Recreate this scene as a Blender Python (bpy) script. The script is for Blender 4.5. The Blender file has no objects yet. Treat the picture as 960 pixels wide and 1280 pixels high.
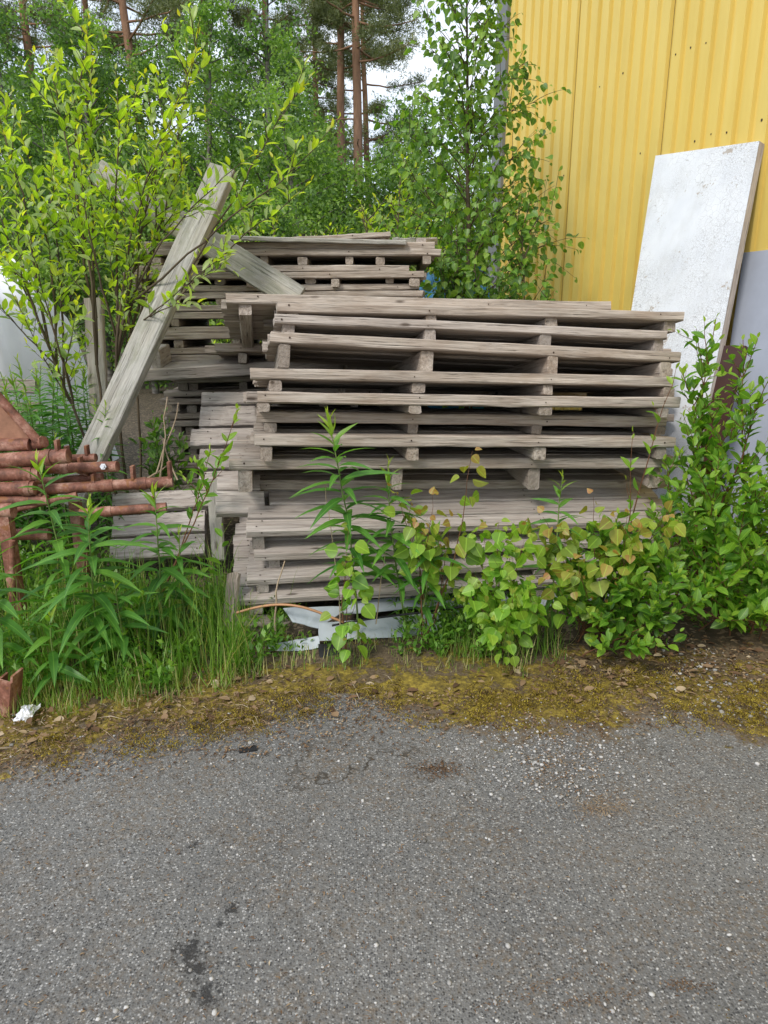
import bpy, math, random
import numpy as np
from mathutils import Vector, Matrix

random.seed(11)
rng = np.random.default_rng(11)
rad = math.radians
sc = bpy.context.scene
col = sc.collection

# ------------------------------------------------------------------ camera
CAM_H, PITCH, FPX = 1.5, rad(15.7), 888.0
cam_d = bpy.data.cameras.new("camera")
cam = bpy.data.objects.new("camera", cam_d)
col.objects.link(cam)
cam.location = (0, 0, CAM_H)
cam.rotation_euler = (rad(90) - PITCH, 0, 0)
cam_d.sensor_fit = 'VERTICAL'
cam_d.sensor_height = 24.0
cam_d.lens = 24.0 * FPX / 1280.0
cam_d.clip_start = 0.05
cam_d.clip_end = 2000
sc.camera = cam
CP, SP = math.cos(PITCH), math.sin(PITCH)


def ray(u, v):
    a, b = (u - 480) / FPX, (640 - v) / FPX
    return np.array([a, CP + b * SP, -SP + b * CP])


def at(u, v, Y):
    """world point seen at photo pixel (u, v) at world distance Y"""
    d = ray(u, v)
    return np.array([0, 0, CAM_H]) + d * (Y / d[1])


def gp(u, v):
    d = ray(u, v)
    return np.array([0, 0, CAM_H]) + d * (-CAM_H / d[2])


def unit(a):
    a = np.asarray(a, float)
    return a / (np.linalg.norm(a, axis=-1, keepdims=True) + 1e-12)


# ------------------------------------------------------------------ mesh store
class Geo:
    def __init__(self):
        self.v, self.t, self.g, self.f, self.n = [], [], [], [], 0

    def add(self, v, faces, tint=0.5, g=None, mi=0, smooth=False):
        v = np.asarray(v, float).reshape(-1, 3)
        k = len(v)
        self.v.append(v)
        self.t.append(np.broadcast_to(np.asarray(tint, float), (k,)))
        self.g.append(np.zeros((k, 3)) if g is None else np.asarray(g, float).reshape(-1, 3))
        by = {}
        for fa in (faces if isinstance(faces, list) else [faces]):
            if isinstance(fa, np.ndarray):
                if len(fa):
                    self.f.append((fa + self.n, mi, smooth))
            else:
                by.setdefault(len(fa), []).append(fa)
        for q in by.values():
            self.f.append((np.array(q) + self.n, mi, smooth))
        self.n += k

    def mesh(self, name, mats):
        me = bpy.data.meshes.new(name)
        V = np.concatenate(self.v)
        loops = np.concatenate([f.ravel() for f, _, _ in self.f]).astype(np.int32)
        tot = np.concatenate([np.full(len(f), f.shape[1]) for f, _, _ in self.f])
        st = np.concatenate([[0], np.cumsum(tot)[:-1]]).astype(np.int32)
        me.vertices.add(len(V))
        me.vertices.foreach_set("co", V.ravel().astype(np.float32))
        me.loops.add(len(loops))
        me.loops.foreach_set("vertex_index", loops)
        me.polygons.add(len(st))
        me.polygons.foreach_set("loop_start", st)
        mi = np.concatenate([np.full(len(f), m) for f, m, _ in self.f]).astype(np.int32)
        sm = np.concatenate([np.full(len(f), s) for f, _, s in self.f]).astype(bool)
        me.polygons.foreach_set("material_index", mi)
        me.polygons.foreach_set("use_smooth", sm)
        a = me.attributes.new("tint", 'FLOAT', 'POINT')
        a.data.foreach_set("value", np.concatenate(self.t).astype(np.float32))
        a = me.attributes.new("gco", 'FLOAT_VECTOR', 'POINT')
        a.data.foreach_set("vector", np.concatenate(self.g).ravel().astype(np.float32))
        me.update(calc_edges=True)
        me.validate()
        for m in (mats if isinstance(mats, (list, tuple)) else [mats]):
            me.materials.append(m)
        return me

    def build(self, name, mats, parent=None):
        o = bpy.data.objects.new(name, self.mesh(name, mats))
        col.objects.link(o)
        if parent is not None:
            o.parent = parent
        return o


def tag(o, label=None, cat=None, group=None, kind=None):
    if label:
        o["label"] = label
    if cat:
        o["category"] = cat
    if group:
        o["group"] = group
    if kind:
        o["kind"] = kind
    return o


def empty(name, loc=(0, 0, 0), label=None, cat=None, group=None):
    o = bpy.data.objects.new(name, None)
    o.empty_display_size = 0.1
    col.objects.link(o)
    o.location = loc
    return tag(o, label, cat, group)


def copy_tree(o, parent=None):
    kids = list(o.children)
    c = o.copy()
    col.objects.link(c)
    c.parent = parent
    for k in kids:
        copy_tree(k, c)
    return c


def tube(geo, pts, r, sides=6, tint=0.5, mi=0, cap=True):
    pts = np.asarray(pts, float)
    n = len(pts)
    r = np.broadcast_to(np.asarray(r, float), (n,))
    T = np.gradient(pts, axis=0)
    T = unit(T)
    ref = np.array([0, 0, 1.0]) if abs(T[0][2]) < 0.8 else np.array([1.0, 0, 0])
    A = unit(np.cross(T, ref))
    B = np.cross(T, A)
    an = np.arange(sides) * 2 * math.pi / sides
    ring = pts[:, None] + r[:, None, None] * (np.cos(an)[None, :, None] * A[:, None] + np.sin(an)[None, :, None] * B[:, None])
    L = np.concatenate([[0], np.cumsum(np.linalg.norm(np.diff(pts, axis=0), axis=1))])
    g = np.zeros((n, sides, 3))
    g[..., 0] = L[:, None]
    g[..., 1] = r[:, None] * np.cos(an)
    g[..., 2] = r[:, None] * np.sin(an)
    i = np.arange(n - 1)[:, None] * sides
    j = np.arange(sides)[None]
    q = np.stack([i + j, i + (j + 1) % sides, i + sides + (j + 1) % sides, i + sides + j], -1).reshape(-1, 4)
    geo.add(ring.reshape(-1, 3), [q], tint, g.reshape(-1, 3), mi, True)
    if cap:
        geo.add(ring[[0, -1]].reshape(-1, 3), [tuple(range(sides))[::-1], tuple(range(sides, 2 * sides))], tint, g[[0, -1]].reshape(-1, 3), mi, False)


def board(geo, x0, x1, y0, y1, z0, z1, axis=0, ch=0.005, tint=None, wob=0.003, seg=8, mi=0, bow=0.0, taper=None):
    """chamfered, slightly irregular timber along local axis 0 (x) or 1 (y)"""
    if axis == 0:
        a0, a1, b0, b1 = x0, x1, y0, y1
    else:
        a0, a1, b0, b1 = y0, y1, x0, x1
    ch = min(ch, (b1 - b0) * 0.3, (z1 - z0) * 0.3)
    cs = np.array([(b0 + ch, z0), (b1 - ch, z0), (b1, z0 + ch), (b1, z1 - ch), (b1 - ch, z1), (b0 + ch, z1), (b0, z1 - ch), (b0, z0 + ch)])
    off = rng.uniform(0, 60, 3)
    t = np.linspace(0, 1, seg + 1)
    V = np.zeros((seg + 1, 8, 3))
    for i, s in enumerate(t):
        c = cs.copy()
        if taper is not None:                       # (z0 at start, z0 at end)
            zz = taper[0] + (taper[1] - taper[0]) * s
            m = c[:, 1] < (z0 + z1) / 2
            c[m, 1] += zz - z0
        c = c + rng.normal(0, wob * 0.35, c.shape) + rng.normal(0, wob * 0.25, (1, 2))
        c[:, 1] += bow * 4 * s * (1 - s)
        V[i, :, 0] = a0 + (a1 - a0) * s + (rng.normal(0, 0.0025, 8) if i in (0, seg) else 0)
        V[i, :, 1] = c[:, 0]
        V[i, :, 2] = c[:, 1]
    g = V + off
    if axis == 1:
        V = V[..., [1, 0, 2]]
    q = [(i * 8 + j, i * 8 + (j + 1) % 8, i * 8 + 8 + (j + 1) % 8, i * 8 + 8 + j) for i in range(seg) for j in range(8)]
    q += [tuple(range(8))[::-1], tuple(range(seg * 8, seg * 8 + 8))]
    if axis == 1:
        q = [f[::-1] for f in q]
    geo.add(V.reshape(-1, 3), q, rng.uniform(0, 1) if tint is None else tint, g.reshape(-1, 3), mi)


def box(geo, c, s, rot=None, tint=0.5, mi=0, ch=0.0):
    x, y, z = np.array(s) / 2
    v = np.array([(-x, -y, -z), (x, -y, -z), (x, y, -z), (-x, y, -z), (-x, -y, z), (x, -y, z), (x, y, z), (-x, y, z)])
    if rot is not None:
        v = v @ np.asarray(rot).T
    v = v + np.asarray(c)
    geo.add(v, [(3, 2, 1, 0), (4, 5, 6, 7), (0, 1, 5, 4), (1, 2, 6, 5), (2, 3, 7, 6), (3, 0, 4, 7)], tint, v, mi)


# ------------------------------------------------------------------ materials
class NT:
    def __init__(self, name):
        self.m = bpy.data.materials.new(name)
        self.m.use_nodes = True
        self.t = self.m.node_tree
        self.t.nodes.clear()
        self.out = self.t.nodes.new("ShaderNodeOutputMaterial")

    def n(self, typ, inp=None, **kw):
        nd = self.t.nodes.new("ShaderNode" + typ)
        for k, v in kw.items():
            setattr(nd, k, v)
        for k, v in (inp or {}).items():
            s = nd.inputs[k]
            if hasattr(v, "is_linked") or hasattr(v, "links"):
                self.t.links.new(v, s)
            else:
                s.default_value = v
        return nd

    def link(self, a, b):
        self.t.links.new(a, b)

    def attr(self, name):
        return self.n("Attribute", attribute_name=name)

    def noise(self, vec, scale, detail=4, rough=0.6, out="Fac", dist=0.0):
        return self.n("TexNoise", {"Vector": vec, "Scale": scale, "Detail": detail, "Roughness": rough, "Distortion": dist}).outputs[out]

    def map(self, vec, scale=(1, 1, 1), loc=(0, 0, 0), rot=(0, 0, 0)):
        return self.n("Mapping", {"Vector": vec, "Scale": scale, "Location": loc, "Rotation": rot}).outputs[0]

    def ramp(self, fac, stops, interp='LINEAR'):
        r = self.n("ValToRGB", {"Fac": fac})
        cr = r.color_ramp
        cr.interpolation = interp
        while len(cr.elements) < len(stops):
            cr.elements.new(0.5)
        for e, (p, c) in zip(cr.elements, stops):
            e.position = p
            e.color = (c, c, c, 1) if isinstance(c, (int, float)) else tuple(c) + (1,)
        return r.outputs[0]

    def mix(self, fac, a, b, mode='MIX'):
        nd = self.n("Mix", data_type='RGBA', blend_type=mode)
        for idx, v in ((0, fac), (6, a), (7, b)):
            if hasattr(v, "links"):
                self.link(v, nd.inputs[idx])
            else:
                nd.inputs[idx].default_value = (tuple(v) + (1,) if isinstance(v, (tuple, list)) and len(v) == 3 else v)
        return nd.outputs[2]

    def math(self, op, a, b=0.0, c=0.0, clamp=False):
        nd = self.n("Math", operation=op, use_clamp=clamp)
        for i, v in enumerate((a, b, c)):
            if hasattr(v, "links"):
                self.link(v, nd.inputs[i])
            else:
                nd.inputs[i].default_value = v
        return nd.outputs[0]

    def bsdf(self, color, rough=0.7, spec=0.4, bump=None, bstr=0.3, bdist=0.01, metal=0.0):
        b = self.n("BsdfPrincipled", {"Roughness": rough, "Specular IOR Level": spec, "Metallic": metal})
        if hasattr(color, "links"):
            self.link(color, b.inputs["Base Color"])
        else:
            b.inputs["Base Color"].default_value = tuple(color) + (1,)
        if bump is not None:
            bp = self.n("Bump", {"Height": bump, "Strength": bstr, "Distance": bdist})
            self.link(bp.outputs[0], b.inputs["Normal"])
        self.link(b.outputs[0], self.out.inputs[0])
        return b


def wood_mat(name, dark, mid, light, warm=(0.30, 0.20, 0.13), lichen=0.0, bright=1.0):
    k = NT(name)
    g = k.attr("gco").outputs["Vector"]
    tint = k.attr("tint").outputs["Fac"]
    grain = k.noise(k.map(g, (1.6, 26, 26)), 2.2, 5, 0.65, dist=0.6)
    fine = k.noise(k.map(g, (2.2, 120, 120)), 1.6, 3, 0.6)
    blotch = k.noise(k.map(g, (2.0, 6, 6)), 2.0, 3, 0.55)
    c = k.ramp(grain, [(0.25, dark), (0.47, mid), (0.75, light)])
    c = k.mix(k.math('MULTIPLY', k.ramp(blotch, [(0.42, 0.0), (0.72, 1.0)]), 0.45), c, warm)
    c = k.mix(k.ramp(tint, [(0.0, 0.75), (0.75, 0.0)]), c, tuple(x * 0.5 for x in mid))
    ob_r = k.n('ObjectInfo').outputs['Random']
    c = k.mix(k.ramp(ob_r, [(0.0, 0.0), (0.45, 0.0), (1.0, 0.28)]), c, warm)
    st_ = k.noise(k.map(g, (1.1, 9, 9)), 1.7, 4, 0.7)
    c = k.mix(k.math('MULTIPLY', k.ramp(st_, [(0.55, 0.0), (0.72, 1.0)]), 0.5), c, tuple(x * 0.75 for x in dark))
    crack = k.ramp(fine, [(0.28, 1.0), (0.37, 0.0)])
    c = k.mix(k.math('MULTIPLY', k.ramp(k.noise(k.map(g, (1.5, 60, 60)), 1.0, 4, 0.7), [(0.35, 0.0), (0.6, 1.0)]), 0.35), c, tuple(x * 0.6 for x in dark))
    c = k.mix(k.math('MULTIPLY', crack, 0.8), c, tuple(x * 0.2 for x in dark))
    vor = k.n("TexVoronoi", {"Vector": k.map(g, (3.0, 9, 9)), "Scale": 1.0})
    kn = k.ramp(vor.outputs["Distance"], [(0.05, 1.0), (0.11, 0.0)])
    c = k.mix(k.math('MULTIPLY', kn, 0.75), c, (0.055, 0.036, 0.024))
    if lichen:
        li = k.noise(k.map(g, (3, 5, 5)), 2.5, 5, 0.7)
        c = k.mix(k.math('MULTIPLY', k.ramp(li, [(0.48, 0.0), (0.62, 1.0)]), lichen), c, (0.17, 0.19, 0.11))
    c = k.mix(1.0, c, (bright, bright, bright), 'MULTIPLY')
    h = k.math('SUBTRACT', k.math('ADD', grain, k.math('MULTIPLY', fine, 0.6)), k.math('MULTIPLY', crack, 0.9))
    k.bsdf(c, 0.85, 0.2, h, 0.8, 0.008)
    return k.m


WOOD = wood_mat("weathered_pallet_wood", (0.20, 0.165, 0.138), (0.50, 0.435, 0.375), (0.70, 0.63, 0.56))
WOOD_PALE = wood_mat("pale_weathered_wood", (0.27, 0.235, 0.21), (0.53, 0.47, 0.425), (0.68, 0.63, 0.58), warm=(0.36, 0.28, 0.23))
WOOD_BEAM = wood_mat("grey_beam_wood", (0.24, 0.23, 0.21), (0.43, 0.415, 0.375), (0.57, 0.55, 0.51), warm=(0.34, 0.30, 0.22), lichen=0.3)


def simple(name, color, rough=0.6, spec=0.4, metal=0.0, var=0.25, scale=8.0):
    k = NT(name)
    tc = k.n("TexCoord").outputs["Object"]
    nz = k.noise(tc, scale, 5, 0.65)
    c = k.mix(k.ramp(nz, [(0.3, 0.0), (0.7, 1.0)]), tuple(x * (1 - var) for x in color), tuple(min(1, x * (1 + var)) for x in color))
    k.bsdf(c, rough, spec, nz, 0.15, 0.01, metal)
    return k.m


NAIL = simple("rusty_nail", (0.05, 0.03, 0.02), 0.8)


def leaf_mat(name, dark, mid, light, young, trans=0.35, rough=0.42, under=None, spec=0.45, far=False):
    k = NT(name)
    g = k.n("SeparateXYZ", {0: k.attr("gco").outputs["Vector"]})
    tint = k.attr("tint").outputs["Fac"]
    c = k.ramp(tint, [(0.0, dark), (0.5, mid), (1.0, light)])
    c = k.mix(g.outputs[2], c, young)
    if not far:
        pos = k.n("TexCoord").outputs["Object"]
        c = k.mix(0.35, c, k.mix(k.noise(pos, 60, 2), (0.3, 0.3, 0.3), (1.5, 1.5, 1.5)), 'MULTIPLY')
        rib = k.ramp(k.math('ABSOLUTE', g.outputs[1]), [(0.03, 0.4), (0.10, 0.0)])
        c = k.mix(rib, c, tuple(min(1, x * 1.5 + 0.02) for x in light))
    if under:
        bf = k.n("NewGeometry").outputs["Backfacing"]
        c = k.mix(k.math('MULTIPLY', bf, 0.6), c, under)
    b = k.n("BsdfPrincipled", {"Base Color": c, "Roughness": rough, "Specular IOR Level": spec})
    tcol = k.mix(1.0, c, (1.5, 1.7, 0.55), 'MULTIPLY')
    tr = k.n("BsdfTranslucent", {"Color": tcol})
    mx = k.n("MixShader", {0: trans, 1: b.outputs[0], 2: tr.outputs[0]})
    k.link(mx.outputs[0], k.out.inputs[0])
    return k.m


LEAF_WILLOW = leaf_mat("willow_leaf", (0.16, 0.28, 0.03), (0.34, 0.48, 0.04), (0.52, 0.63, 0.09), (0.70, 0.58, 0.03), 0.55, rough=0.36, under=(0.36, 0.44, 0.28), spec=0.55)
LEAF_SHRUB = leaf_mat("shrub_leaf", (0.055, 0.15, 0.02), (0.125, 0.29, 0.032), (0.26, 0.46, 0.045), (0.42, 0.52, 0.05), 0.42)
LEAF_ASPEN = leaf_mat("aspen_leaf", (0.09, 0.22, 0.025), (0.19, 0.38, 0.035), (0.32, 0.52, 0.06), (0.50, 0.17, 0.09), 0.42)
LEAF_FIRE = leaf_mat("fireweed_leaf", (0.045, 0.145, 0.03), (0.10, 0.26, 0.042), (0.19, 0.39, 0.055), (0.52, 0.58, 0.05), 0.4)
LEAF_BIRCH = leaf_mat("birch_leaf", (0.05, 0.13, 0.025), (0.14, 0.28, 0.04), (0.30, 0.45, 0.06), (0.32, 0.40, 0.05), 0.42, spec=0.55)
LEAF_WEED = leaf_mat("weed_leaf", (0.06, 0.16, 0.022), (0.13, 0.29, 0.04), (0.22, 0.41, 0.055), (0.36, 0.43, 0.06), 0.4, far=True)
LEAF_FAR = leaf_mat("far_leaf", (0.055, 0.12, 0.04), (0.16, 0.285, 0.07), (0.32, 0.46, 0.11), (0.30, 0.36, 0.08), 0.45, far=True, rough=0.5)
NEEDLE = leaf_mat("pine_needle", (0.07, 0.095, 0.042), (0.145, 0.175, 0.072), (0.23, 0.25, 0.11), (0.26, 0.2, 0.08), 0.25, far=True, rough=0.6)
GRASS_M = leaf_mat("grass_blade", (0.06, 0.15, 0.02), (0.15, 0.31, 0.035), (0.28, 0.44, 0.07), (0.52, 0.43, 0.22), 0.38, far=True)


def bark_mat(name, a, b, scale=(3, 30, 30), top=None, zr=(3, 9)):
    k = NT(name)
    g = k.attr("gco").outputs["Vector"]
    nz = k.noise(k.map(g, scale), 1.0, 5, 0.65)
    c = k.ramp(nz, [(0.35, a), (0.65, b)])
    if top:
        z = k.n("SeparateXYZ", {0: k.n("NewGeometry").outputs["Position"]}).outputs[2]
        mr = k.n("MapRange", {"Value": z, "From Min": zr[0], "From Max": zr[1]})
        c = k.mix(mr.outputs[0], c, k.ramp(nz, [(0.35, tuple(x * 0.65 for x in top)), (0.65, top)]))
    k.bsdf(c, 0.85, 0.2, nz, 0.5, 0.01)
    return k.m


BARK = bark_mat("shrub_bark", (0.06, 0.045, 0.03), (0.13, 0.10, 0.065))
BARK_OLIVE = bark_mat("willow_bark", (0.075, 0.075, 0.04), (0.17, 0.16, 0.09))
STEM_RED = bark_mat("reddish_stem", (0.10, 0.045, 0.025), (0.18, 0.09, 0.045))
STEM_GREEN = bark_mat("green_stem", (0.10, 0.17, 0.04), (0.19, 0.26, 0.08))
STEM_DRY = bark_mat("dry_stem", (0.30, 0.22, 0.14), (0.48, 0.38, 0.27))
BARK_PINE = bark_mat("pine_bark", (0.09, 0.065, 0.05), (0.19, 0.13, 0.10), (3, 12, 12), top=(0.34, 0.19, 0.115), zr=(3, 9))
BARK_BIRCH = bark_mat("birch_bark", (0.06, 0.05, 0.045), (0.24, 0.22, 0.20), (14, 3, 3))


def rust_mat():
    k = NT("rusty_red_steel")
    p = k.n("TexCoord").outputs["Object"]
    a = k.noise(p, 9, 5, 0.7)
    b = k.noise(p, 55, 4, 0.7)
    c = k.ramp(a, [(0.34, (0.08, 0.034, 0.024)), (0.5, (0.26, 0.11, 0.075)), (0.62, (0.45, 0.26, 0.2))])
    c = k.mix(k.ramp(b, [(0.5, 0.0), (0.68, 0.75)]), c, (0.13, 0.055, 0.03))
    c = k.mix(k.ramp(k.noise(p, 23, 4, 0.6), [(0.58, 0.0), (0.64, 0.8)]), c, (0.26, 0.11, 0.04))
    k.bsdf(c, 0.62, 0.35, b, 0.35, 0.004)
    return k.m


RUST = rust_mat()
STEEL = simple("bright_bolt", (0.6, 0.6, 0.6), 0.3, 0.5, 0.9)
BROWNP = simple("brown_painted_board", (0.055, 0.022, 0.016), 0.5)
COPPER = simple("copper_cable", (0.42, 0.22, 0.11), 0.5)
BLACKM = simple("black_rubber", (0.015, 0.015, 0.017), 0.7)
GREYSHEET = simple("pale_grey_sheet", (0.42, 0.46, 0.50), 0.5, 0.4, 0.0, 0.12, 6)
BLUETARP = simple("blue_tarpaulin", (0.04, 0.20, 0.42), 0.45)
WHITEPL = simple("white_plastic", (0.80, 0.81, 0.84), 0.4, 0.5, 0, 0.08, 3)
GREYTRIM = simple("grey_flashing", (0.17, 0.18, 0.185), 0.45, 0.4, 0, 0.06, 3)
GREYBOARD = simple("blue_grey_board", (0.34, 0.37, 0.44), 0.55, 0.3, 0, 0.08, 3)

# yellow profiled steel
k = NT("yellow_profiled_steel")
p = k.n("TexCoord").outputs["Object"]
streak = k.noise(k.map(p, (7, 7, 0.7)), 1.0, 4, 0.6)
blot = k.noise(p, 1.1, 4, 0.6)
zz = k.n("SeparateXYZ", {0: p}).outputs[2]
low = k.n("MapRange", {"Value": zz, "From Min": 3.0, "From Max": 0.3}).outputs[0]
c = k.ramp(streak, [(0.3, (0.70, 0.51, 0.12)), (0.55, (0.735, 0.55, 0.145)), (0.8, (0.75, 0.58, 0.175))])
dirt = k.math('MULTIPLY', k.ramp(blot, [(0.40, 0.0), (0.68, 1.0)]), k.math('ADD', 0.12, k.math('MULTIPLY', low, 0.32)))
c = k.mix(dirt, c, (0.33, 0.28, 0.09))
k.bsdf(c, 0.42, 0.4)
YELLOW = k.m
SEAM = simple("seam_shadow_gap", (0.26, 0.18, 0.05), 0.8)

# peeling white paint
k = NT("peeling_white_paint")
p = k.n("TexCoord").outputs["Object"]
wv = k.noise(p, 5, 3, 0.6, "Color")
pp = k.mix(0.06, p, wv, 'LINEAR_LIGHT')
v1 = k.n("TexVoronoi", {"Vector": pp, "Scale": 62.0}, feature='DISTANCE_TO_EDGE').outputs["Distance"]
v2 = k.n("TexVoronoi", {"Vector": pp, "Scale": 21.0}, feature='DISTANCE_TO_EDGE').outputs["Distance"]
area = k.ramp(k.noise(p, 1.9, 3, 0.5), [(0.40, 0.0), (0.60, 1.0)])
crk = k.math('MULTIPLY', k.ramp(v1, [(0.015, 1.0), (0.06, 0.0)]), area)
crk2 = k.math('MULTIPLY', k.ramp(v2, [(0.004, 1.0), (0.02, 0.0)]), k.ramp(k.noise(p, 3.1, 3, 0.5), [(0.5, 0.0), (0.6, 1.0)]))
ck = k.math('MAXIMUM', crk, crk2)
flake = k.ramp(k.noise(p, 7, 6, 0.75), [(0.635, 0.0), (0.655, 1.0)])
c = k.ramp(k.noise(p, 3, 4, 0.6), [(0.3, (0.66, 0.69, 0.74)), (0.7, (0.76, 0.785, 0.82))])
c = k.mix(k.math('MULTIPLY', ck, 0.62), c, (0.27, 0.26, 0.25))
c = k.mix(k.math('MULTIPLY', k.ramp(k.noise(k.map(p, (2.5, 2.5, 0.8)), 2.0, 5, 0.7), [(0.5, 0.0), (0.75, 1.0)]), 0.3), c, (0.42, 0.42, 0.40))
c = k.mix(k.math('MULTIPLY', flake, 0.75), c, (0.36, 0.29, 0.22))
k.bsdf(c, 0.5, 0.35, k.math('SUBTRACT', k.math('MULTIPLY', k.n("TexVoronoi", {"Vector": pp, "Scale": 62.0}).outputs["Distance"], area), ck), 0.45, 0.005)
PEEL = k.m

# asphalt with aggregate, moss along the verge and stains
def ground_mat(name, asphalt=True):
    k = NT(name)
    p = k.n("TexCoord").outputs["Object"]
    moss_a = k.attr("tint").outputs["Fac"]
    big = k.noise(p, 1.3, 4, 0.6)
    n1 = k.noise(p, 14, 6, 0.75)
    n2 = k.noise(p, 60, 4, 0.75)
    n3 = k.noise(p, 260, 3, 0.7)
    if asphalt:
        def stones(scale, lo, seedloc):
            vv = k.n("TexVoronoi", {"Vector": k.map(p, loc=seedloc), "Scale": scale, "Randomness": 1.0})
            r = k.n("SeparateColor", {0: vv.outputs["Color"]})
            return vv.outputs["Distance"], r.outputs[0], r.outputs[1]
        d1, r1, s1 = stones(170, 0, (0, 0, 0))
        d2, r2, s2 = stones(140, 0, (3, 1, 0))
        d3, r3, s3 = stones(64, 0, (7, 5, 0))
        base = k.ramp(big, [(0.3, (0.125, 0.124, 0.122)), (0.7, (0.19, 0.187, 0.18))])
        c1 = k.ramp(r1, [(0.0, (0.03, 0.03, 0.032)), (0.3, (0.10, 0.10, 0.10)), (0.7, (0.20, 0.198, 0.194)), (0.88, (0.29, 0.29, 0.285)), (1.0, (0.48, 0.475, 0.465))])
        c = k.mix(k.ramp(d1, [(0.38, 0.85), (0.62, 0.0)]), base, c1)
        c2 = k.ramp(s2, [(0.0, (0.16, 0.158, 0.155)), (0.5, (0.34, 0.33, 0.32)), (1.0, (0.58, 0.57, 0.555))])
        m2 = k.math('MULTIPLY', k.ramp(d2, [(0.26, 1.0), (0.36, 0.0)]), k.ramp(r2, [(0.82, 0.0), (0.83, 0.75)]))
        c = k.mix(m2, c, c2)
        m3 = k.math('MULTIPLY', k.ramp(d3, [(0.17, 1.0), (0.23, 0.0)]), k.ramp(r3, [(0.95, 0.0), (0.955, 0.85)]))
        c = k.mix(m3, c, k.ramp(s3, [(0.0, (0.22, 0.215, 0.205)), (1.0, (0.52, 0.515, 0.50))]))
        pits = k.ramp(n3, [(0.30, 1.0), (0.42, 0.0)])
        c = k.mix(k.math('MULTIPLY', pits, 0.8), c, (0.02, 0.02, 0.021))
        # brown dust and needles caught in the texture
        dust = k.math('MULTIPLY', k.ramp(k.noise(p, 3.2, 5, 0.7), [(0.42, 0.0), (0.66, 1.0)]), k.ramp(n2, [(0.46, 0.0), (0.64, 0.8)]))
        c = k.mix(dust, c, (0.15, 0.105, 0.06))
        cv = k.n("TexVoronoi", {"Vector": k.mix(0.35, p, k.noise(p, 4.0, 4, 0.7, "Color"), 'LINEAR_LIGHT'), "Scale": 0.8}, feature='DISTANCE_TO_EDGE').outputs["Distance"]
        crk_ = k.math('MULTIPLY', k.ramp(cv, [(0.004, 1.0), (0.012, 0.0)]), k.ramp(k.noise(p, 0.9, 3, 0.5), [(0.46, 0.0), (0.56, 0.85)]))
        c = k.mix(crk_, c, (0.045, 0.036, 0.026))
        # dark tar-like stains
        sx = k.n("SeparateXYZ", {0: p})
        st = None
        for (uu, vv_, rr) in ((238, 1190, .045), (245, 1215, .03), (258, 1245, .035), (290, 1140, .022), (275, 1158, .014), (243, 1060, .02), (280, 1205, .015)):
            q = gp(uu, vv_)
            dd = k.n("VectorMath", {0: p, 1: (q[0], q[1], 0.0)}, operation='DISTANCE').outputs["Value"]
            s = k.math('SUBTRACT', 1.0, k.math('DIVIDE', dd, rr * 1.45))
            st = s if st is None else k.math('MAXIMUM', st, s)
        st = k.math('ADD', st, k.math('MULTIPLY', k.math('SUBTRACT', n2, 0.5), 3.4))
        c = k.mix(k.ramp(st, [(0.35, 0.0), (0.7, 0.8)]), c, (0.022, 0.022, 0.023))
        h = k.math('ADD', k.math('MULTIPLY', k.math('SUBTRACT', 1.0, d1), 0.5), k.math('MULTIPLY', n3, 0.7))
        h = k.math('ADD', h, k.math('MULTIPLY', m2, 0.35))
    else:
        c = k.ramp(n1, [(0.3, (0.038, 0.030, 0.022)), (0.55, (0.075, 0.060, 0.042)), (0.75, (0.13, 0.105, 0.075))])
        fl = k.n("TexVoronoi", {"Vector": p, "Scale": 60.0})
        c = k.mix(k.ramp(k.n("SeparateColor", {0: fl.outputs["Color"]}).outputs[0], [(0.8, 0.0), (0.82, 0.6)]), c, (0.26, 0.20, 0.14))
        h = k.math('ADD', n1, n2)
    # moss and dirt
    mm = k.math('ADD', moss_a, k.math('MULTIPLY', k.math('SUBTRACT', n1, 0.5), 1.5))
    mm = k.math('ADD', mm, k.math('MULTIPLY', k.math('SUBTRACT', n2, 0.5), 0.9))
    dirtm = k.ramp(mm, [(0.40, 0.0), (0.62, 0.85)])
    dirtc = k.ramp(n2, [(0.3, (0.05, 0.036, 0.023)), (0.5, (0.12, 0.084, 0.05)), (0.7, (0.23, 0.18, 0.12))])
    c = k.mix(dirtm, c, dirtc)
    mossc = k.ramp(k.noise(p, 33, 5, 0.75), [(0.32, (0.045, 0.035, 0.015)), (0.5, (0.19, 0.14, 0.026)), (0.66, (0.38, 0.285, 0.045))])
    mk = k.math('ADD', moss_a, k.math('MULTIPLY', k.math('SUBTRACT', k.noise(k.map(p, loc=(4, 4, 4)), 6.0, 7, 0.8), 0.5), 4.2))
    mossm = k.ramp(mk, [(0.72, 0.0), (0.84, 0.92)])
    c = k.mix(mossm, c, mossc)
    h = k.math('ADD', h, k.math('MULTIPLY', mossm, k.math('MULTIPLY', n2, 1.4)))
    k.bsdf(c, 0.85, 0.25, h, 0.75, 0.004)
    return k.m


ASPH = ground_mat("old_asphalt", True)
SOIL = ground_mat("verge_soil", False)

# ------------------------------------------------------------------ ground
EDGE_PX = [(-700, 1120), (-200, 1040), (0, 985), (80, 965), (160, 935), (260, 925), (310, 938), (345, 905), (430, 876), (520, 915), (640, 937),
           (700, 932), (770, 942), (800, 922), (840, 908), (900, 925), (960, 950), (1150, 985), (1500, 1060)]
EP = np.array([gp(*q) for q in EDGE_PX])


def edge_y(x):
    return np.interp(x, EP[:, 0], EP[:, 1])


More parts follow.
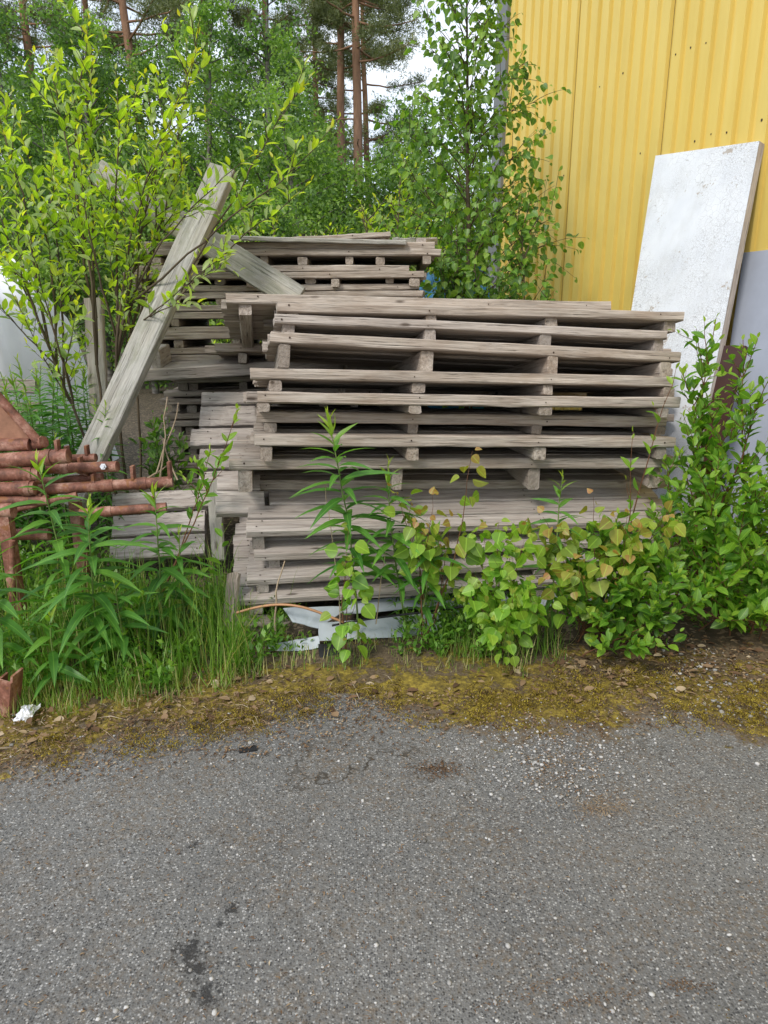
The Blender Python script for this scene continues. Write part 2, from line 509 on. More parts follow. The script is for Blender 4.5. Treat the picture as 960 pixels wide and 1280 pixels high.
def grid(name, xs, ys, zfun, tfun, mat):
    X, Y = np.meshgrid(xs, ys)
    Z = zfun(X, Y)
    V = np.stack([X, Y, Z], -1).reshape(-1, 3)
    w = len(xs)
    i = np.arange(len(ys) - 1)[:, None] * w
    j = np.arange(w - 1)[None]
    q = np.stack([i + j, i + j + 1, i + j + 1 + w, i + j + w], -1).reshape(-1, 4)
    g = Geo()
    g.add(V, [q], tfun(X, Y).ravel(), V, 0, True)
    return g.build(name, mat)


def span(a, b, fa, fb, step, far):
    l = [a + (fa - a) * (1 - (i / 8.0)) ** 2 * 0 + (fa - a) * (i / 8.0) for i in range(8)] if False else list(np.linspace(a, fa, 7)[:-1])
    return np.array(l + list(np.arange(fa, fb, step)) + list(np.linspace(fb, b, 7)))


def soil_z(X, Y):
    z = 0.012 * np.sin(X * 3.1 + 1) * np.sin(Y * 2.7) + 0.02 * np.clip((Y - 2.7) / 1.0, 0, 1)
    return np.where(Y < 2.4, -0.06, np.minimum(-0.004 + np.clip((Y - 2.4) / 0.25, 0, 1) * (z + 0.012) - 0.05 * np.clip(1 - (Y - 2.4) / 0.2, 0, 1), 0.05))


grid("ground", span(-400, 400, -3.2, 3.6, 0.06, 0), span(-300, 600, 2.2, 6.0, 0.06, 0), soil_z,
     lambda X, Y: np.clip(0.85 - (Y - 2.75) * 1.5, 0.1, 1) * (np.abs(X) < 4), SOIL)["kind"] = "structure"


def moss_t(X, Y):
    d = Y - edge_y(X)
    return np.clip(0.10 + d / 0.16 * 0.5 + 0.2, 0.0, 1.0) * np.clip((d + 0.28) / 0.2, 0, 1) * 0.95


# asphalt sheet, 4 mm above the soil; far edge wanders into the verge
def asph_z(X, Y):
    return 0.004 + 0.004 * np.sin(X * 1.7) * np.cos(Y * 2.1)


ys = np.concatenate([np.linspace(-60, 0.5, 6)[:-1], np.arange(0.5, 2.86, 0.03)])
xs = span(-60, 60, -2.2, 2.8, 0.03, 0)
X, Y = np.meshgrid(xs, ys)
top = np.minimum(edge_y(X) + 0.34 + 0.05 * np.sin(X * 9) + 0.03 * np.sin(X * 23 + 1), 2.95)
Yw = np.where(Y > 1.6, 1.6 + (Y - 1.6) / (2.84 - 1.6) * (top - 1.6), Y)
V = np.stack([X, Yw, asph_z(X, Yw) - 0.05 * (Y >= ys[-1] - 1e-6)], -1).reshape(-1, 3)
w = len(xs)
i = np.arange(len(ys) - 1)[:, None] * w
j = np.arange(w - 1)[None]
g = Geo()
g.add(V, [np.stack([i + j, i + j + 1, i + j + 1 + w, i + j + w], -1).reshape(-1, 4)], moss_t(X, Yw).ravel(), V, 0, True)
g.build("asphalt_road", ASPH)["kind"] = "structure"

# ------------------------------------------------------------------ yellow steel building
WX0, WM = 4.9, 0.4557                                  # wall line X = WX0 - WM * Y
wd = unit(np.array([-WM, 1.0, 0]))                     # along the wall, away from the camera
wn = np.array([-wd[1], wd[0], 0])                      # outward (towards the yard)
if wn[0] > 0:
    wn = -wn
Yc = WX0 / (0.154 + WM)                                # far corner
corner = np.array([WX0 - WM * Yc, Yc, 0])
bld = empty("warehouse", tuple(corner), "yellow profiled steel warehouse beside the pallet stacks", "building")
LEN, HT = 15.5, 6.8
g = Geo()
per, dep = 0.1375, 0.03
prof = []
s = 0.0
while s < LEN:
    for a, d in ((0.0, 0), (0.082, 0), (0.092, dep), (0.1275, dep)):
        prof.append((s + a, d))
    s += per
zs = np.array([0.1, 1.6, 3.2, 4.8, HT])
pr = np.array(prof)
base = -wd[None] * pr[:, :1] - wn[None] * pr[:, 1:2]
V = np.zeros((len(pr), len(zs), 3))
V[:] = base[:, None]
V[..., 2] = zs
n = len(zs)
q = [(a * n + b, (a + 1) * n + b, (a + 1) * n + b + 1, a * n + b + 1) for a in range(len(pr) - 1) for b in range(n - 1)]
g.add(V.reshape(-1, 3), [np.array(q)], 0.5, V.reshape(-1, 3))
clad = g.build("wall_cladding", YELLOW, bld)
gs, gr = Geo(), Geo()
for m_ in range(1, 14):
    sp = m_ * 1.1 - 0.012
    c = -wd * (sp) + wn * 0.002
    Rm = np.stack([-wd, wn, [0, 0, 1]], 1)
    box(gs, c + [0, 0, (HT + 0.1) / 2], (0.0035, 0.004, HT - 0.1), Rm)
gs.build("seam", SEAM, clad)
for row in (1.35, 2.72, 3.35, 4.7):
    for m_ in range(46):
        if rng.random() < 0.62:
            continue
        sp = m_ * per + 0.04 + rng.uniform(-.004, .004)
        c = -wd * sp + wn * 0.002 + [0, 0, row + rng.uniform(-.015, .015)]
        an = np.arange(6) * math.pi / 3
        r_ = rng.uniform(0.004, 0.008)
        ring = c + r_ * (np.cos(an)[:, None] * -wd + np.sin(an)[:, None] * np.array([0, 0, 1.4]))
        gr = Geo()
        gr.add(np.vstack([ring + wn * 0.0015, ring - wn * 0.004 + 0]), [(0, 1, 2, 3, 4, 5)] + [(a, a + 6, (a + 1) % 6 + 6, (a + 1) % 6) for a in range(6)])
        gr.build("screw", NAIL, clad)
g = Geo()                                              # corner flashing and the hidden sides
Rm = np.stack([-wd, wn, [0, 0, 1]], 1)
box(g, wd * 0.085 + wn * 0.012 + [0, 0, HT / 2], (0.19, 0.05, HT), Rm)
g.build("corner_flashing", GREYTRIM, bld)
g = Geo()
box(g, -wd * (LEN / 2) - wn * 6.06 + [0, 0, HT / 2], (LEN - 0.05, 12, HT - 0.06), Rm)
g.build("rear_walls", YELLOW, bld)
g = Geo()
box(g, -wd * (LEN / 2) - wn * 5.9 + [0, 0, HT + 0.08], (LEN + 0.5, 12.6, 0.14), Rm)
g.build("roof", GREYTRIM, bld)


def wall_pt(u, v, off=0.0):
    d = ray(u, v)
    t = (WX0 - 0) / (d[0] + WM * d[1])
    return np.array([0, 0, CAM_H]) + d * t + wn * off


def slab(name, TL, TR, BR, BL, th, mats, label, cat, side=1):
    """a flat board through four corners, thickness th behind the front face"""
    TL, TR, BR, BL = map(np.asarray, (TL, TR, BR, BL))
    nrm = unit(np.cross(TR - TL, BL - TL))
    if nrm[1] > 0:
        nrm = -nrm
    o = (TL + TR + BL + BR) / 4
    f = np.array([TL, TR, BR, BL]) - o
    b = f - nrm * th
    ge = Geo()
    nn = 14
    def lerp4(c4):
        s_, t_ = np.meshgrid(np.linspace(0, 1, nn), np.linspace(0, 1, nn))
        s_, t_ = s_[..., None], t_[..., None]
        return ((1 - t_) * ((1 - s_) * c4[0] + s_ * c4[1]) + t_ * ((1 - s_) * c4[3] + s_ * c4[2])).reshape(-1, 3)
    F = lerp4(f)
    qi = np.array([(a * nn + bb, a * nn + nn + bb, a * nn + nn + bb + 1, a * nn + bb + 1) for a in range(nn - 1) for bb in range(nn - 1)])
    ge.add(F, [qi], 0.5, F)
    root = empty(name, tuple(o), label, cat)
    ge.build("painted_face", mats[0], root)
    ge = Geo()
    e = f * 1.0 - nrm * 0.002
    V = np.vstack([e, b])
    L0 = np.linalg.norm(TL - BL)
    gg = np.zeros((8, 3))
    gg[:, 0] = [0, 0, L0, L0, 0, 0, L0, L0]
    gg[:, 1] = [0, .9, .9, 0, 0, .9, .9, 0]
    gg[:, 2] = [0, 0, 0, 0, .04, .04, .04, .04]
    ge.add(V, [(4, 5, 6, 7), (0, 4, 7, 3), (1, 2, 6, 5), (0, 1, 5, 4), (3, 7, 6, 2)], 0.85, gg)
    ge.build("board_edge", mats[1], root)
    return root


# white peeling board, brown board and blue-grey board leaning on the wall
TL, TR = wall_pt(823, 195, 0.03), wall_pt(956, 177, 0.05)
BL, BR = at(752, 625, 5.2), at(855, 660, 4.55)
slab("leaning_board", TL, TR, BR, BL, 0.055, [PEEL, WOOD_PALE], "tall white board with flaking cracked paint leaning on the yellow wall", "board")
TL2, TR2 = wall_pt(932, 316, 0.02), wall_pt(1100, 296, 0.02)
BL2, BR2 = at(882, 640, 4.75), at(1030, 690, 3.95)
slab("leaning_sheet", TL2, TR2, BR2, BL2, 0.03, [GREYBOARD, GREYBOARD], "smooth blue grey panel leaning behind the white board", "panel")
TL3, TR3 = at(905, 432, 4.62), at(932, 432, 4.50)
BL3, BR3 = at(872, 575, 4.42), at(893, 585, 4.30)
slab("brown_board", TL3, TR3, BR3, BL3, 0.03, [BROWNP, BROWNP], "dark brown painted board wedged between white board and grey panel", "board")

# ------------------------------------------------------------------ pallets
def pallet(label, group, uvL, uvR, tilt, L=2.12, Y=None, dY=0.36, D=0.9, th=0.052, sh=0.062, below=None, pw=0.125, flip=False,
           spos=(0.03, 0.36, 0.66, 0.965), mat=None, nst=None, gap=0.012, dark=0.0, name="wooden_pallet"):
    mat = mat or WOOD
    if Y is None:                                       # distance at which the visible front board is L metres long
        lo, hi = 2.0, 8.0
        for _ in range(40):
            Y = (lo + hi) / 2
            if np.linalg.norm(at(*uvR, Y + dY) - at(*uvL, Y)) > L:
                hi = Y
            else:
                lo = Y
    A, B = at(*uvL, Y), at(*uvR, Y + dY)
    L = np.linalg.norm(B - A)
    ex = (B - A) / L
    back = np.array([-ex[1], ex[0], 0.0])
    back = unit(back - ex * back.dot(ex))
    up = np.cross(ex, back)
    ey = math.cos(rad(tilt)) * back - math.sin(rad(tilt)) * up
    ez = np.cross(ex, ey)
    o = A + ex * L / 2 + ey * D / 2 - ez * (th + sh) * (0 if flip else 1)
    M = Matrix(((ex[0], ey[0], ez[0], o[0]), (ex[1], ey[1], ez[1], o[1]), (ex[2], ey[2], ez[2], o[2]), (0, 0, 0, 1)))
    root = empty(name, (0, 0, 0), label, "pallet", group)
    root.matrix_world = M
    zb = (-th if flip else sh)                          # deck bottom, local
    ge = Geo()
    y = -D / 2
    first = True
    while y < D / 2 - 0.05:
        w_ = min(pw * rng.uniform(0.9, 1.12), D / 2 - y)
        jx = rng.normal(0, 0.010, 2) * np.where(rng.random(2) < 0.15, 4, 1)
        dz = rng.normal(0, 0.002)
        tb = np.clip(rng.normal(0.62, 0.25), 0, 1) * (1 - dark)
        if first:
            tb = max(tb, rng.uniform(0.5, 0.9) * (1 - dark))
            for sx in spos:
                if rng.random() < 0.7:
                    an = np.arange(6) * math.pi / 3
                    c = np.array([-L / 2 + sx * L + rng.normal(0, .03), y - 0.0035, zb + th * rng.uniform(0.3, 0.7)])
                    ge.add(c + rng.uniform(0.003, 0.0055) * np.stack([np.cos(an), 0 * an, np.sin(an)], -1), [(0, 1, 2, 3, 4, 5)], 0.2, None, 1)
        board(ge, -L / 2 + jx[0], L / 2 + jx[1], y, y + w_ - gap * rng.uniform(0.5, 1.3), zb + dz, zb + th + dz + rng.normal(0, .001), 0, 0.006,
              tb, 0.003, 14, 0, rng.normal(0, 0.0018))
        for sx in spos:
            for yy in (0.28, 0.72):
                c = np.array([-L / 2 + sx * L + rng.normal(0, .012), y + w_ * yy + rng.normal(0, .006), zb + th + dz + 0.0022])
                an = np.arange(6) * math.pi / 3
                ge.add(c + 0.0048 * np.stack([np.cos(an), np.sin(an), 0 * an], -1), [(0, 1, 2, 3, 4, 5)], 0.2, None, 1)
        y += w_
        first = False
    ge.build("deck", [mat, NAIL], root)
    Mi = np.array(M.inverted())
    for sx in spos:
        ge = Geo()
        sw = rng.uniform(0.05, 0.072)
        cx = -L / 2 + sx * L + rng.normal(0, 0.015)
        cx = min(max(cx, -L / 2 + sw / 2), L / 2 - sw / 2)
        y0, y1 = -D / 2 + rng.uniform(0.0, 0.035), D / 2 - 0.02
        if flip:
            board(ge, cx - sw / 2, cx + sw / 2, y0, y1, 0.001, sh, 1, 0.006, None, 0.003, 6)
        else:
            h0 = h1 = 0.0
            if below is not None:
                P, N = below                            # rest on the deck underneath
                hs = []
                for yy in (y0, y1):
                    wp = np.array(M @ Vector((cx, yy, sh)))
                    dz = (wp - P).dot(N) / ez.dot(N)
                    hs.append(sh - min(max(dz - 0.003, 0.012), 0.11))
                h0, h1 = hs
            board(ge, cx - sw / 2, cx + sw / 2, y0, y1, 0.0, sh - 0.001, 1, 0.006, None, 0.003, 6, taper=(h0, h1))
        ge.build("stringer", mat, root)
    return (A, ez)


G1 = "pallets of the front stack"
spec = [  # label, left px, right px, tilt, Y, L
    ("pallet lowest in the front stack, just above the grey sheets", (290, 750), (855, 716), -12, 3.17, WOOD_PALE),
    ("pallet second from the ground in the front stack, slipping towards the yard", (311, 724), (852, 694), -12, 3.20, WOOD_PALE),
    ("pallet third from the ground in the front stack, half hidden by fireweed leaves", (318, 693), (852, 672), -12, 3.245, WOOD_PALE),
    ("pallet in the front stack showing broad pale deck planks under the dark gap", (308, 663), (852, 650), -17, 3.235, WOOD_PALE),
    ("set back pallet inside the dark gap in the middle of the front stack", (312, 601), (835, 600), -5, 3.56, WOOD),
    ("pallet right above the dark gap in the front stack, end jutting left", (285, 574), (847, 573), 1.5, 3.28, WOOD),
    ("second pallet above the dark gap in the front stack", (317, 544), (847, 547), 4.2, None, WOOD),
    ("third pallet above the dark gap in the front stack, right end cut short", (321, 514), (839, 521), 5.4, None, WOOD),
    ("pallet in the front stack with a round knot at its left end", (308, 489), (851, 497), 6.6, None, WOOD),
    ("fourth pallet from the top of the front stack, right end jutting towards white board", (320, 460), (857, 471), 8, None, WOOD),
    ("third pallet from the top of the front stack, deep shadow under it", (335, 414), (851, 440), 9.6, None, WOOD),
    ("second pallet from the top of the front stack, pale and pressed under the topmost", (344, 391), (834, 413), 10.5, 3.60, WOOD_PALE),
    ("topmost front stack pallet with corner jutting over the white board", (346, 377), (858, 389), 10, 3.66, WOOD),
]
below = None
for i_, (lab, a, b, ti, Yv, mt) in enumerate(spec):
    kw = {}
    if i_ < 4:
        kw = dict(th=0.042, sh=0.055)
    if i_ >= 11:
        kw = dict(th=0.046, sh=0.052)
    below = pallet(lab, G1, a, b, ti, Y=Yv, below=below, mat=mt, D=0.88, **kw)

G2 = "slumped pallets behind the front stack"
pallet("pallet slumped back on the stacks, bare underside and long stringer showing at its left", G2, (278, 365), (763, 376), 15, mat=WOOD, D=0.82, sh=0.055, spos=(0.055, 0.40, 0.66, 0.93))
pallet("pallet with slanted end poking out between slumped pallet and pale leaning planks", G2, (266, 429), (838, 436), 8, Y=4.52, dY=0.32, D=0.5, mat=WOOD, spos=(0.06, 0.4, 0.7, 0.96))
for lab_, v_ in (("pallet glimpsed in shadow behind the front stack's upper gaps", 455), ("pallet glimpsed in shadow behind the front stack's middle gaps", 484), ("lowest added hidden pallet blocking light behind the front stack", 512)):
    pallet(lab_, G2, (432, v_), (842, v_ + 5), 6, Y=4.56, dY=0.28, D=0.9, mat=WOOD, spos=(0.06, 0.4, 0.7, 0.96))  # hidden pallets added to block light through the front stack's gaps
pallet("pale broken pallet standing tilted with plank deck facing out, left of front stack", G2, (243, 612), (335, 610), -46, Y=4.02, dY=0.03, D=0.74, pw=0.15, gap=0.026, spos=(0.14, 0.9), mat=WOOD_PALE)
pallet("low pale pallet leaning behind the rusty tubes, deck facing out", G2, (135, 700), (255, 692), -50, Y=3.75, dY=0.03, D=0.44, pw=0.145, gap=0.026, mat=WOOD_PALE, spos=(0.06, 0.93))

G3 = "pallets of the rear stack"
names = ["first", "second", "third", "fourth", "fifth"]
pairs = [((172, 302), (543, 303), 5.05, .0), ((158, 332), (525, 331), 5.0, 0), ((162, 357), (528, 354), 5.02, 0), ((176, 382), (520, 379), 5.0, 0),
         ((184, 409), (530, 403), 4.98, 0), ((190, 436), (540, 428), 4.96, 0), ((206, 463), (540, 455), 5.04, 0), ((204, 490), (540, 482), 5.04, 0), ((208, 517), (540, 509), 5.05, 0),
         ((204, 544), (540, 536), 5.05, 0), ((206, 571), (540, 563), 5.05, 0), ((206, 598), (540, 590), 5.05, 0)]
ordn = ["uppermost", "second", "third", "fourth", "fifth", "sixth", "seventh", "eighth", "ninth", "tenth", "eleventh", "twelfth"]
for i_, (a, b, Yv, _) in enumerate(pairs):
    if i_:
        pallet("upturned pallet of the %s pair down the rear stack, blocks upward" % ordn[i_], G3, a, (b[0] - rng.uniform(5, 16), b[1]), 0.6, Y=Yv, dY=0.02, D=0.9, th=0.042, sh=0.052, flip=True,
               spos=(0.1, 0.30, 0.62, 0.90))
    else:
        pallet("upright pallet lying highest across the rear stack, below loose grey plank", G3, a, b, 0.6, Y=Yv, dY=0.02, D=0.9, th=0.045, sh=0.004, spos=(0.06, 0.5, 0.95))
    a2, b2 = (a[0] + rng.uniform(-6, 8), a[1] + 9.0), (b[0] + rng.uniform(0, 6), b[1] + 8.5)
    pallet("lower pallet of the %s pair down the rear stack, blocks below" % ordn[i_], G3, a2, b2, 0.6, Y=Yv - 0.02, dY=0.02, D=0.9, th=0.042, sh=0.052,
           spos=(0.04, 0.42, 0.70, 0.965))
pallet("upturned pallet low at left of the rear stack with one upright end block", G3, (177, 463), (420, 450), -6, Y=4.62, dY=0.05, D=0.32, th=0.075, sh=0.12, flip=True, mat=WOOD_PALE, spos=(0.09, 0.93))
pallet("weathered small pallet resting on top of the rear stack", G3, (355, 296), (486, 289), 2, Y=5.3, dY=0.02, D=0.5, th=0.035, sh=0.05, spos=(0.1, 0.6, 0.9))


# ------------------------------------------------------------------ loose planks and beams
def plank(name, label, p0, p1, w, t, face, mat=WOOD_BEAM, cat="plank", group=None, seg=16, tint=0.85, wob=0.003):
    """plank from p0 to p1, its wide face turned towards direction `face`"""
    p0, p1 = np.asarray(p0), np.asarray(p1)
    ex = unit(p1 - p0)
    L = np.linalg.norm(p1 - p0)
    ez = np.asarray(face, float)
    ez = unit(ez - ex * ez.dot(ex))
    ey = np.cross(ez, ex)
    o = p0
    ge = Geo()
    board(ge, 0, L, -w / 2, w / 2, -t, 0, 0, 0.005, tint, wob, seg, bow=rng.normal(0, .004))
    ob = ge.build(name, mat)
    ob.matrix_world = Matrix(((ex[0], ey[0], ez[0], o[0]), (ex[1], ey[1], ez[1], o[1]), (ex[2], ey[2], ez[2], o[2]), (0, 0, 0, 1)))
    return tag(ob, label, cat, group)


plank("timber_beam", "long grey beam leaning diagonally across the rear stack, over the second beam", at(84, 630, 3.80), at(277, 208, 4.42), 0.168, 0.055, (-0.30, -1, 0.3))
plank("timber_beam", "long grey plank sloping down rightwards behind the leaning beam", at(118, 212, 4.90), at(372, 372, 4.62), 0.165, 0.045, (0.1, -1, 0.35), WOOD_BEAM)
plank("timber_post", "pale grey upright board behind the willow stems", at(128, 600, 4.6), at(115, 372, 4.8), 0.12, 0.04, (-0.1, -1, 0.2), WOOD_PALE)
plank("loose_plank", "thin grey plank lying flat on the rear stack top", at(240, 292, 5.02), at(507, 300, 5.08), 0.14, 0.028, (0, -0.1, 1), WOOD_BEAM)
plank("wood_block", "short grey block on the rear stack top near its right end", at(494, 297, 5.15), at(516, 297, 5.2), 0.08, 0.05, (0, 0, 1), WOOD_BEAM)
plank("wood_block", "squared pale block at the right corner of the rear stack top", at(526, 297, 5.15), at(541, 297, 5.5), 0.07, 0.05, (0, 0, 1), WOOD_PALE)
plank("loose_board", "grey board standing in gap between low leaning pallet and front stack", at(273, 700, 3.70), at(266, 598, 3.9), 0.075, 0.03, (-0.1, -1, 0.3), WOOD_BEAM)
plank("board_offcut", "short pale offcut with nail holes jutting left above the broad deck planks", at(270, 627, 3.42), at(330, 627, 3.47), 0.13, 0.05, (0, -0.75, 0.75), WOOD_PALE, seg=2)
plank("board_offcut", "narrow offcut lying behind the nail holed offcut", at(272, 602, 3.52), at(325, 602, 3.56), 0.10, 0.045, (0, -0.6, 0.8), WOOD_PALE, seg=2)
plank("timber_bearer", "grey bearer on the ground under the front stack's left end", at(285, 772, 3.12), at(440, 786, 3.4), 0.10, 0.09, (0, -0.3, 1), WOOD, tint=0.3)
plank("timber_bearer", "dark bearer on the ground under the front stack's right half", at(560, 770, 3.35), at(840, 757, 3.6), 0.10, 0.09, (0, -0.3, 1), WOOD, tint=0.1)
plank("leaning_plank", "weathered plank end propped against the lowest pallet's left corner", at(283, 790, 3.08), at(290, 716, 3.22), 0.07, 0.03, (-0.6, -1, 0.1), WOOD, tint=0.4)

# ------------------------------------------------------------------ grey sheet-metal offcuts below the stack
def sheet(label, corners, mat=GREYSHEET, th=0.004, fold=0.0, name="metal_offcut"):
    c = np.array(corners)
    o = c.mean(0)
    m_ = 8
    s_, t_ = np.meshgrid(np.linspace(0, 1, m_), np.linspace(0, 1, 3))
    s_, t_ = s_[..., None], t_[..., None]
    P = ((1 - t_) * ((1 - s_) * c[0] + s_ * c[1]) + t_ * ((1 - s_) * c[3] + s_ * c[2]))
    nrm = unit(np.cross(c[1] - c[0], c[3] - c[0]))
    if nrm[2] < 0:
        nrm = -nrm
    P = P + nrm * fold * (np.sin(s_ * math.pi * 1.3) ** 2) + rng.normal(0, 0.0012, P.shape)
    P = P.reshape(-1, 3) - o
    ge = Geo()
    q = np.array([(a * m_ + b, a * m_ + b + 1, a * m_ + m_ + b + 1, a * m_ + m_ + b) for a in range(2) for b in range(m_ - 1)])
    ge.add(np.vstack([P, P - nrm * th]), [q, q[:, ::-1] + 3 * m_], 0.5, np.vstack([P, P]))
    bd = [a for a in range(m_)] + [m_ - 1 + m_, m_ * 3 - 1] + [m_ * 2 + a for a in range(m_ - 2, -1, -1)] + [m_]
    ge.add(np.vstack([P[bd], P[bd] - nrm * th]), [(a, (a + 1) % len(bd), (a + 1) % len(bd) + len(bd), a + len(bd)) for a in range(len(bd))])
    ob = ge.build(name, mat)
    ob.location = o
    return tag(ob, label, "sheet metal", "grey sheet metal offcuts under the front stack")


def q4(*pts):
    return [at(*p_) for p_ in pts]


sheet("bent grey strip sticking out leftmost below the front stack", q4((334, 806, 2.98), (398, 795, 3.0), (399, 809, 2.96), (338, 822, 2.94)))
sheet("grey sheet with dark slit just under the lowest pallet", q4((354, 760, 3.05), (440, 757, 3.2), (398, 785, 3.02), (366, 777, 3.0)))
sheet("long grey sheet curling out to the right below the front stack", q4((398, 779, 3.02), (600, 760, 3.3), (640, 792, 3.22), (399, 801, 2.98)), fold=0.02)
sheet("small pointed grey strip lying lowest on the moss", q4((382, 833, 2.84), (428, 820, 2.9), (430, 826, 2.86), (400, 834, 2.82)))
sheet("grey sheet edge deep under the front stack's middle", q4((430, 752, 3.3), (700, 735, 3.6), (700, 752, 3.5), (430, 768, 3.2)), fold=0.015)
sheet("grey sheet poking out beneath the aspen shoots", q4((600, 742, 3.45), (860, 720, 3.7), (860, 745, 3.6), (610, 768, 3.3)), fold=0.02)
sheet("black strip of rubber beside the pointed grey strip", q4((398, 805, 2.95), (425, 806, 2.97), (428, 820, 2.9), (400, 822, 2.88)), BLACKM, 0.006, name="rubber_strip")


def bez(p0, p1, p2, p3, n_=24):
    t = np.linspace(0, 1, n_)[:, None]
    return (1 - t) ** 3 * p0 + 3 * (1 - t) ** 2 * t * p1 + 3 * (1 - t) * t * t * p2 + t ** 3 * p3


g = Geo()
tube(g, bez(at(296, 766, 2.98), at(360, 745, 2.98), at(385, 760, 2.97), at(430, 778, 2.96)), 0.006, 6)
tag(g.build("copper_cable", COPPER), "copper coloured cable bent over the grey sheets", "cable")
g = Geo()
tube(g, bez(at(415, 782, 2.98), at(470, 770, 3.0), at(520, 768, 3.0), at(580, 758, 3.05)), 0.005, 6)
tag(g.build("black_cable", BLACKM), "thin black cable lying along the long grey sheet", "cable")

# ------------------------------------------------------------------ rusty steel frames at the left
GR = "rusty steel frames piled at the left"


def rt(geo, a, b, r, n_=2, mi=0, sides=14):
    tube(geo, np.linspace(a, b, n_), r, sides, 0.5, mi)


def collar(geo, a, b, f, r, w_):
    a, b = np.asarray(a), np.asarray(b)
    c = a + (b - a) * f
    d = unit(b - a)
    tube(geo, [c - d * w_ / 2, c + d * w_ / 2], r, 8)


def tube_thing(label, a, b, r, collars=(), bolt=None, tabs=(), name="steel_tube"):
    a, b = np.asarray(a), np.asarray(b)
    root = empty(name, tuple(b), label, "steel tube", GR)
    ge = Geo()
    d = unit(b - a)
    an = 16
    # hollow tube: outer, rim, inner
    tube(ge, np.linspace(a - b, b * 0, 10), r, an, cap=False)
    tube(ge, [d * 0.0, d * 0.0005], [r, r * 0.8], an, cap=False)
    tube(ge, [d * 0.0, -d * 0.06], [r * 0.8, r * 0.8], an)
    ge.build("tube", RUST, root)
    for f, w_ in collars:
        ge = Geo()
        c = (a - b) * (1 - f)
        tube(ge, [c - d * w_ / 2, c + d * w_ / 2], r * 1.13, an)
        ge.build("collar", RUST, root)
    for f, h_ in tabs:
        ge = Geo()
        c = (a - b) * (1 - f) + np.array([0, 0, r + h_ / 2 - 0.004])
        box(ge, c, (0.014, 0.04, h_))
        ge.build("tab", RUST, root)
    if bolt is not None:
        ge = Geo()
        c = (a - b) * (1 - bolt) + np.array([0.0, -r, 0.006])
        tube(ge, [c, c + np.array([0, -0.014, 0.004])], 0.016, 6)
        tube(ge, [c + np.array([0, -0.014, 0.004]), c + np.array([0, -0.022, 0.006])], 0.009, 8)
        ge.build("bolt", STEEL, root)
    return root


YF = 3.35
tube_thing("rusty tube with flared end, uppermost in the pile, beside the triangular plate", at(-90, 582, YF), at(86, 570, YF), 0.036, ((0.86, 0.03),), tabs=((0.93, 0.05),))
tube_thing("rusty tube end with a bright bolt poking out of the pile", at(60, 586, 3.48), at(147, 583, 3.45), 0.027, ((0.25, 0.05),), bolt=0.84)
tube_thing("long rusty tube with two collars pointing at the pale pallets", at(40, 613, 3.40), at(216, 602, 3.5), 0.028, ((0.53, 0.055), (0.77, 0.055)), tabs=((0.44, .04), (0.72, .07), (0.985, .08)))
tube_thing("short rusty tube lowest in the pile above fireweed tops", at(100, 642, 3.36), at(208, 634, 3.42), 0.024, ((0.3, 0.05),), tabs=((0.85, 0.04),))
tube_thing("rusty tube in the second row under the flared tube", at(-90, 596, YF - .03), at(50, 592, YF), 0.033, ((0.9, 0.04),))
tube_thing("rusty tube in the third row above the upright leg", at(-90, 613, YF - .06), at(44, 610, YF - .03), 0.033, ((0.92, 0.04),))
tube_thing("rusty tube in the lowest row touching the upright leg", at(-90, 628, YF - .08), at(60, 625, YF - .02), 0.026)
tube_thing("rusty tube running slantwise behind the flared end", at(30, 566, 3.62), at(110, 590, 3.5), 0.022, tabs=((0.6, .05), (0.9, .05)))
tube_thing("dull rusty tube half hidden low behind the upright leg", at(20, 668, 3.5), at(62, 668, 3.5), 0.03)
tube_thing("rusty tube end slipped between the bolted tube and the long collared tube", at(20, 604, 3.55), at(128, 596, 3.52), 0.02, ((0.8, .04),), tabs=((0.9, .05),))
tube_thing("thin rusty rod resting across the tube rows toward the collared tube", at(10, 640, 3.3), at(96, 618, 3.36), 0.014, tabs=((0.5, .04),))
tube_thing("short rusty stub tube behind the bright bolt", at(70, 574, 3.7), at(120, 572, 3.68), 0.022, tabs=((0.8, .05), (0.3, .05)))
fr = empty("steel_trestle", tuple(at(10, 720, 3.2)), "rusty frame with triangular plate and upright leg at the picture's left edge", "steel frame", GR)
o = at(10, 720, 3.2)
ge = Geo()
pl = np.array([at(-70, 430, 3.45), at(46, 548, 3.42), at(-70, 552, 3.42)]) - o
ge.add(np.vstack([pl, pl + [0, 0.012, 0]]), [(0, 2, 1), (3, 4, 5), (0, 1, 4, 3), (1, 2, 5, 4), (2, 0, 3, 5)])
ge.build("triangular_plate", simple("brown_rust_plate", (0.30, 0.155, 0.10), 0.75, 0.25, 0, 0.3, 14), fr)
ge = Geo()
tube(ge, np.linspace(at(-70, 420, 3.42) - o, at(48, 552, 3.40) - o, 6), 0.022, 10)
ge.build("sloping_tube", RUST, fr)
ge = Geo()
tube(ge, np.linspace(at(-90, 556, 3.40) - o, at(38, 556, 3.40) - o, 6), 0.032, 12)
ge.build("top_tube", RUST, fr)
ge = Geo()
tube(ge, np.linspace(at(44, 556, 3.42) - o, at(55, 552, 3.40) - o, 3), 0.03, 8)
ge.build("hinge_lug", RUST, fr)
ge = Geo()
tube(ge, np.linspace(at(-50, 640, 3.2) - o, at(17, 638, 3.2) - o, 6), 0.036, 12)
ge.build("cross_tube", RUST, fr)
ge = Geo()
lg = at(13, 690, 3.2)
box(ge, np.array([lg[0], lg[1], 0.295]) - o, (0.055, 0.05, 0.59))
ge.build("upright_leg", RUST, fr)
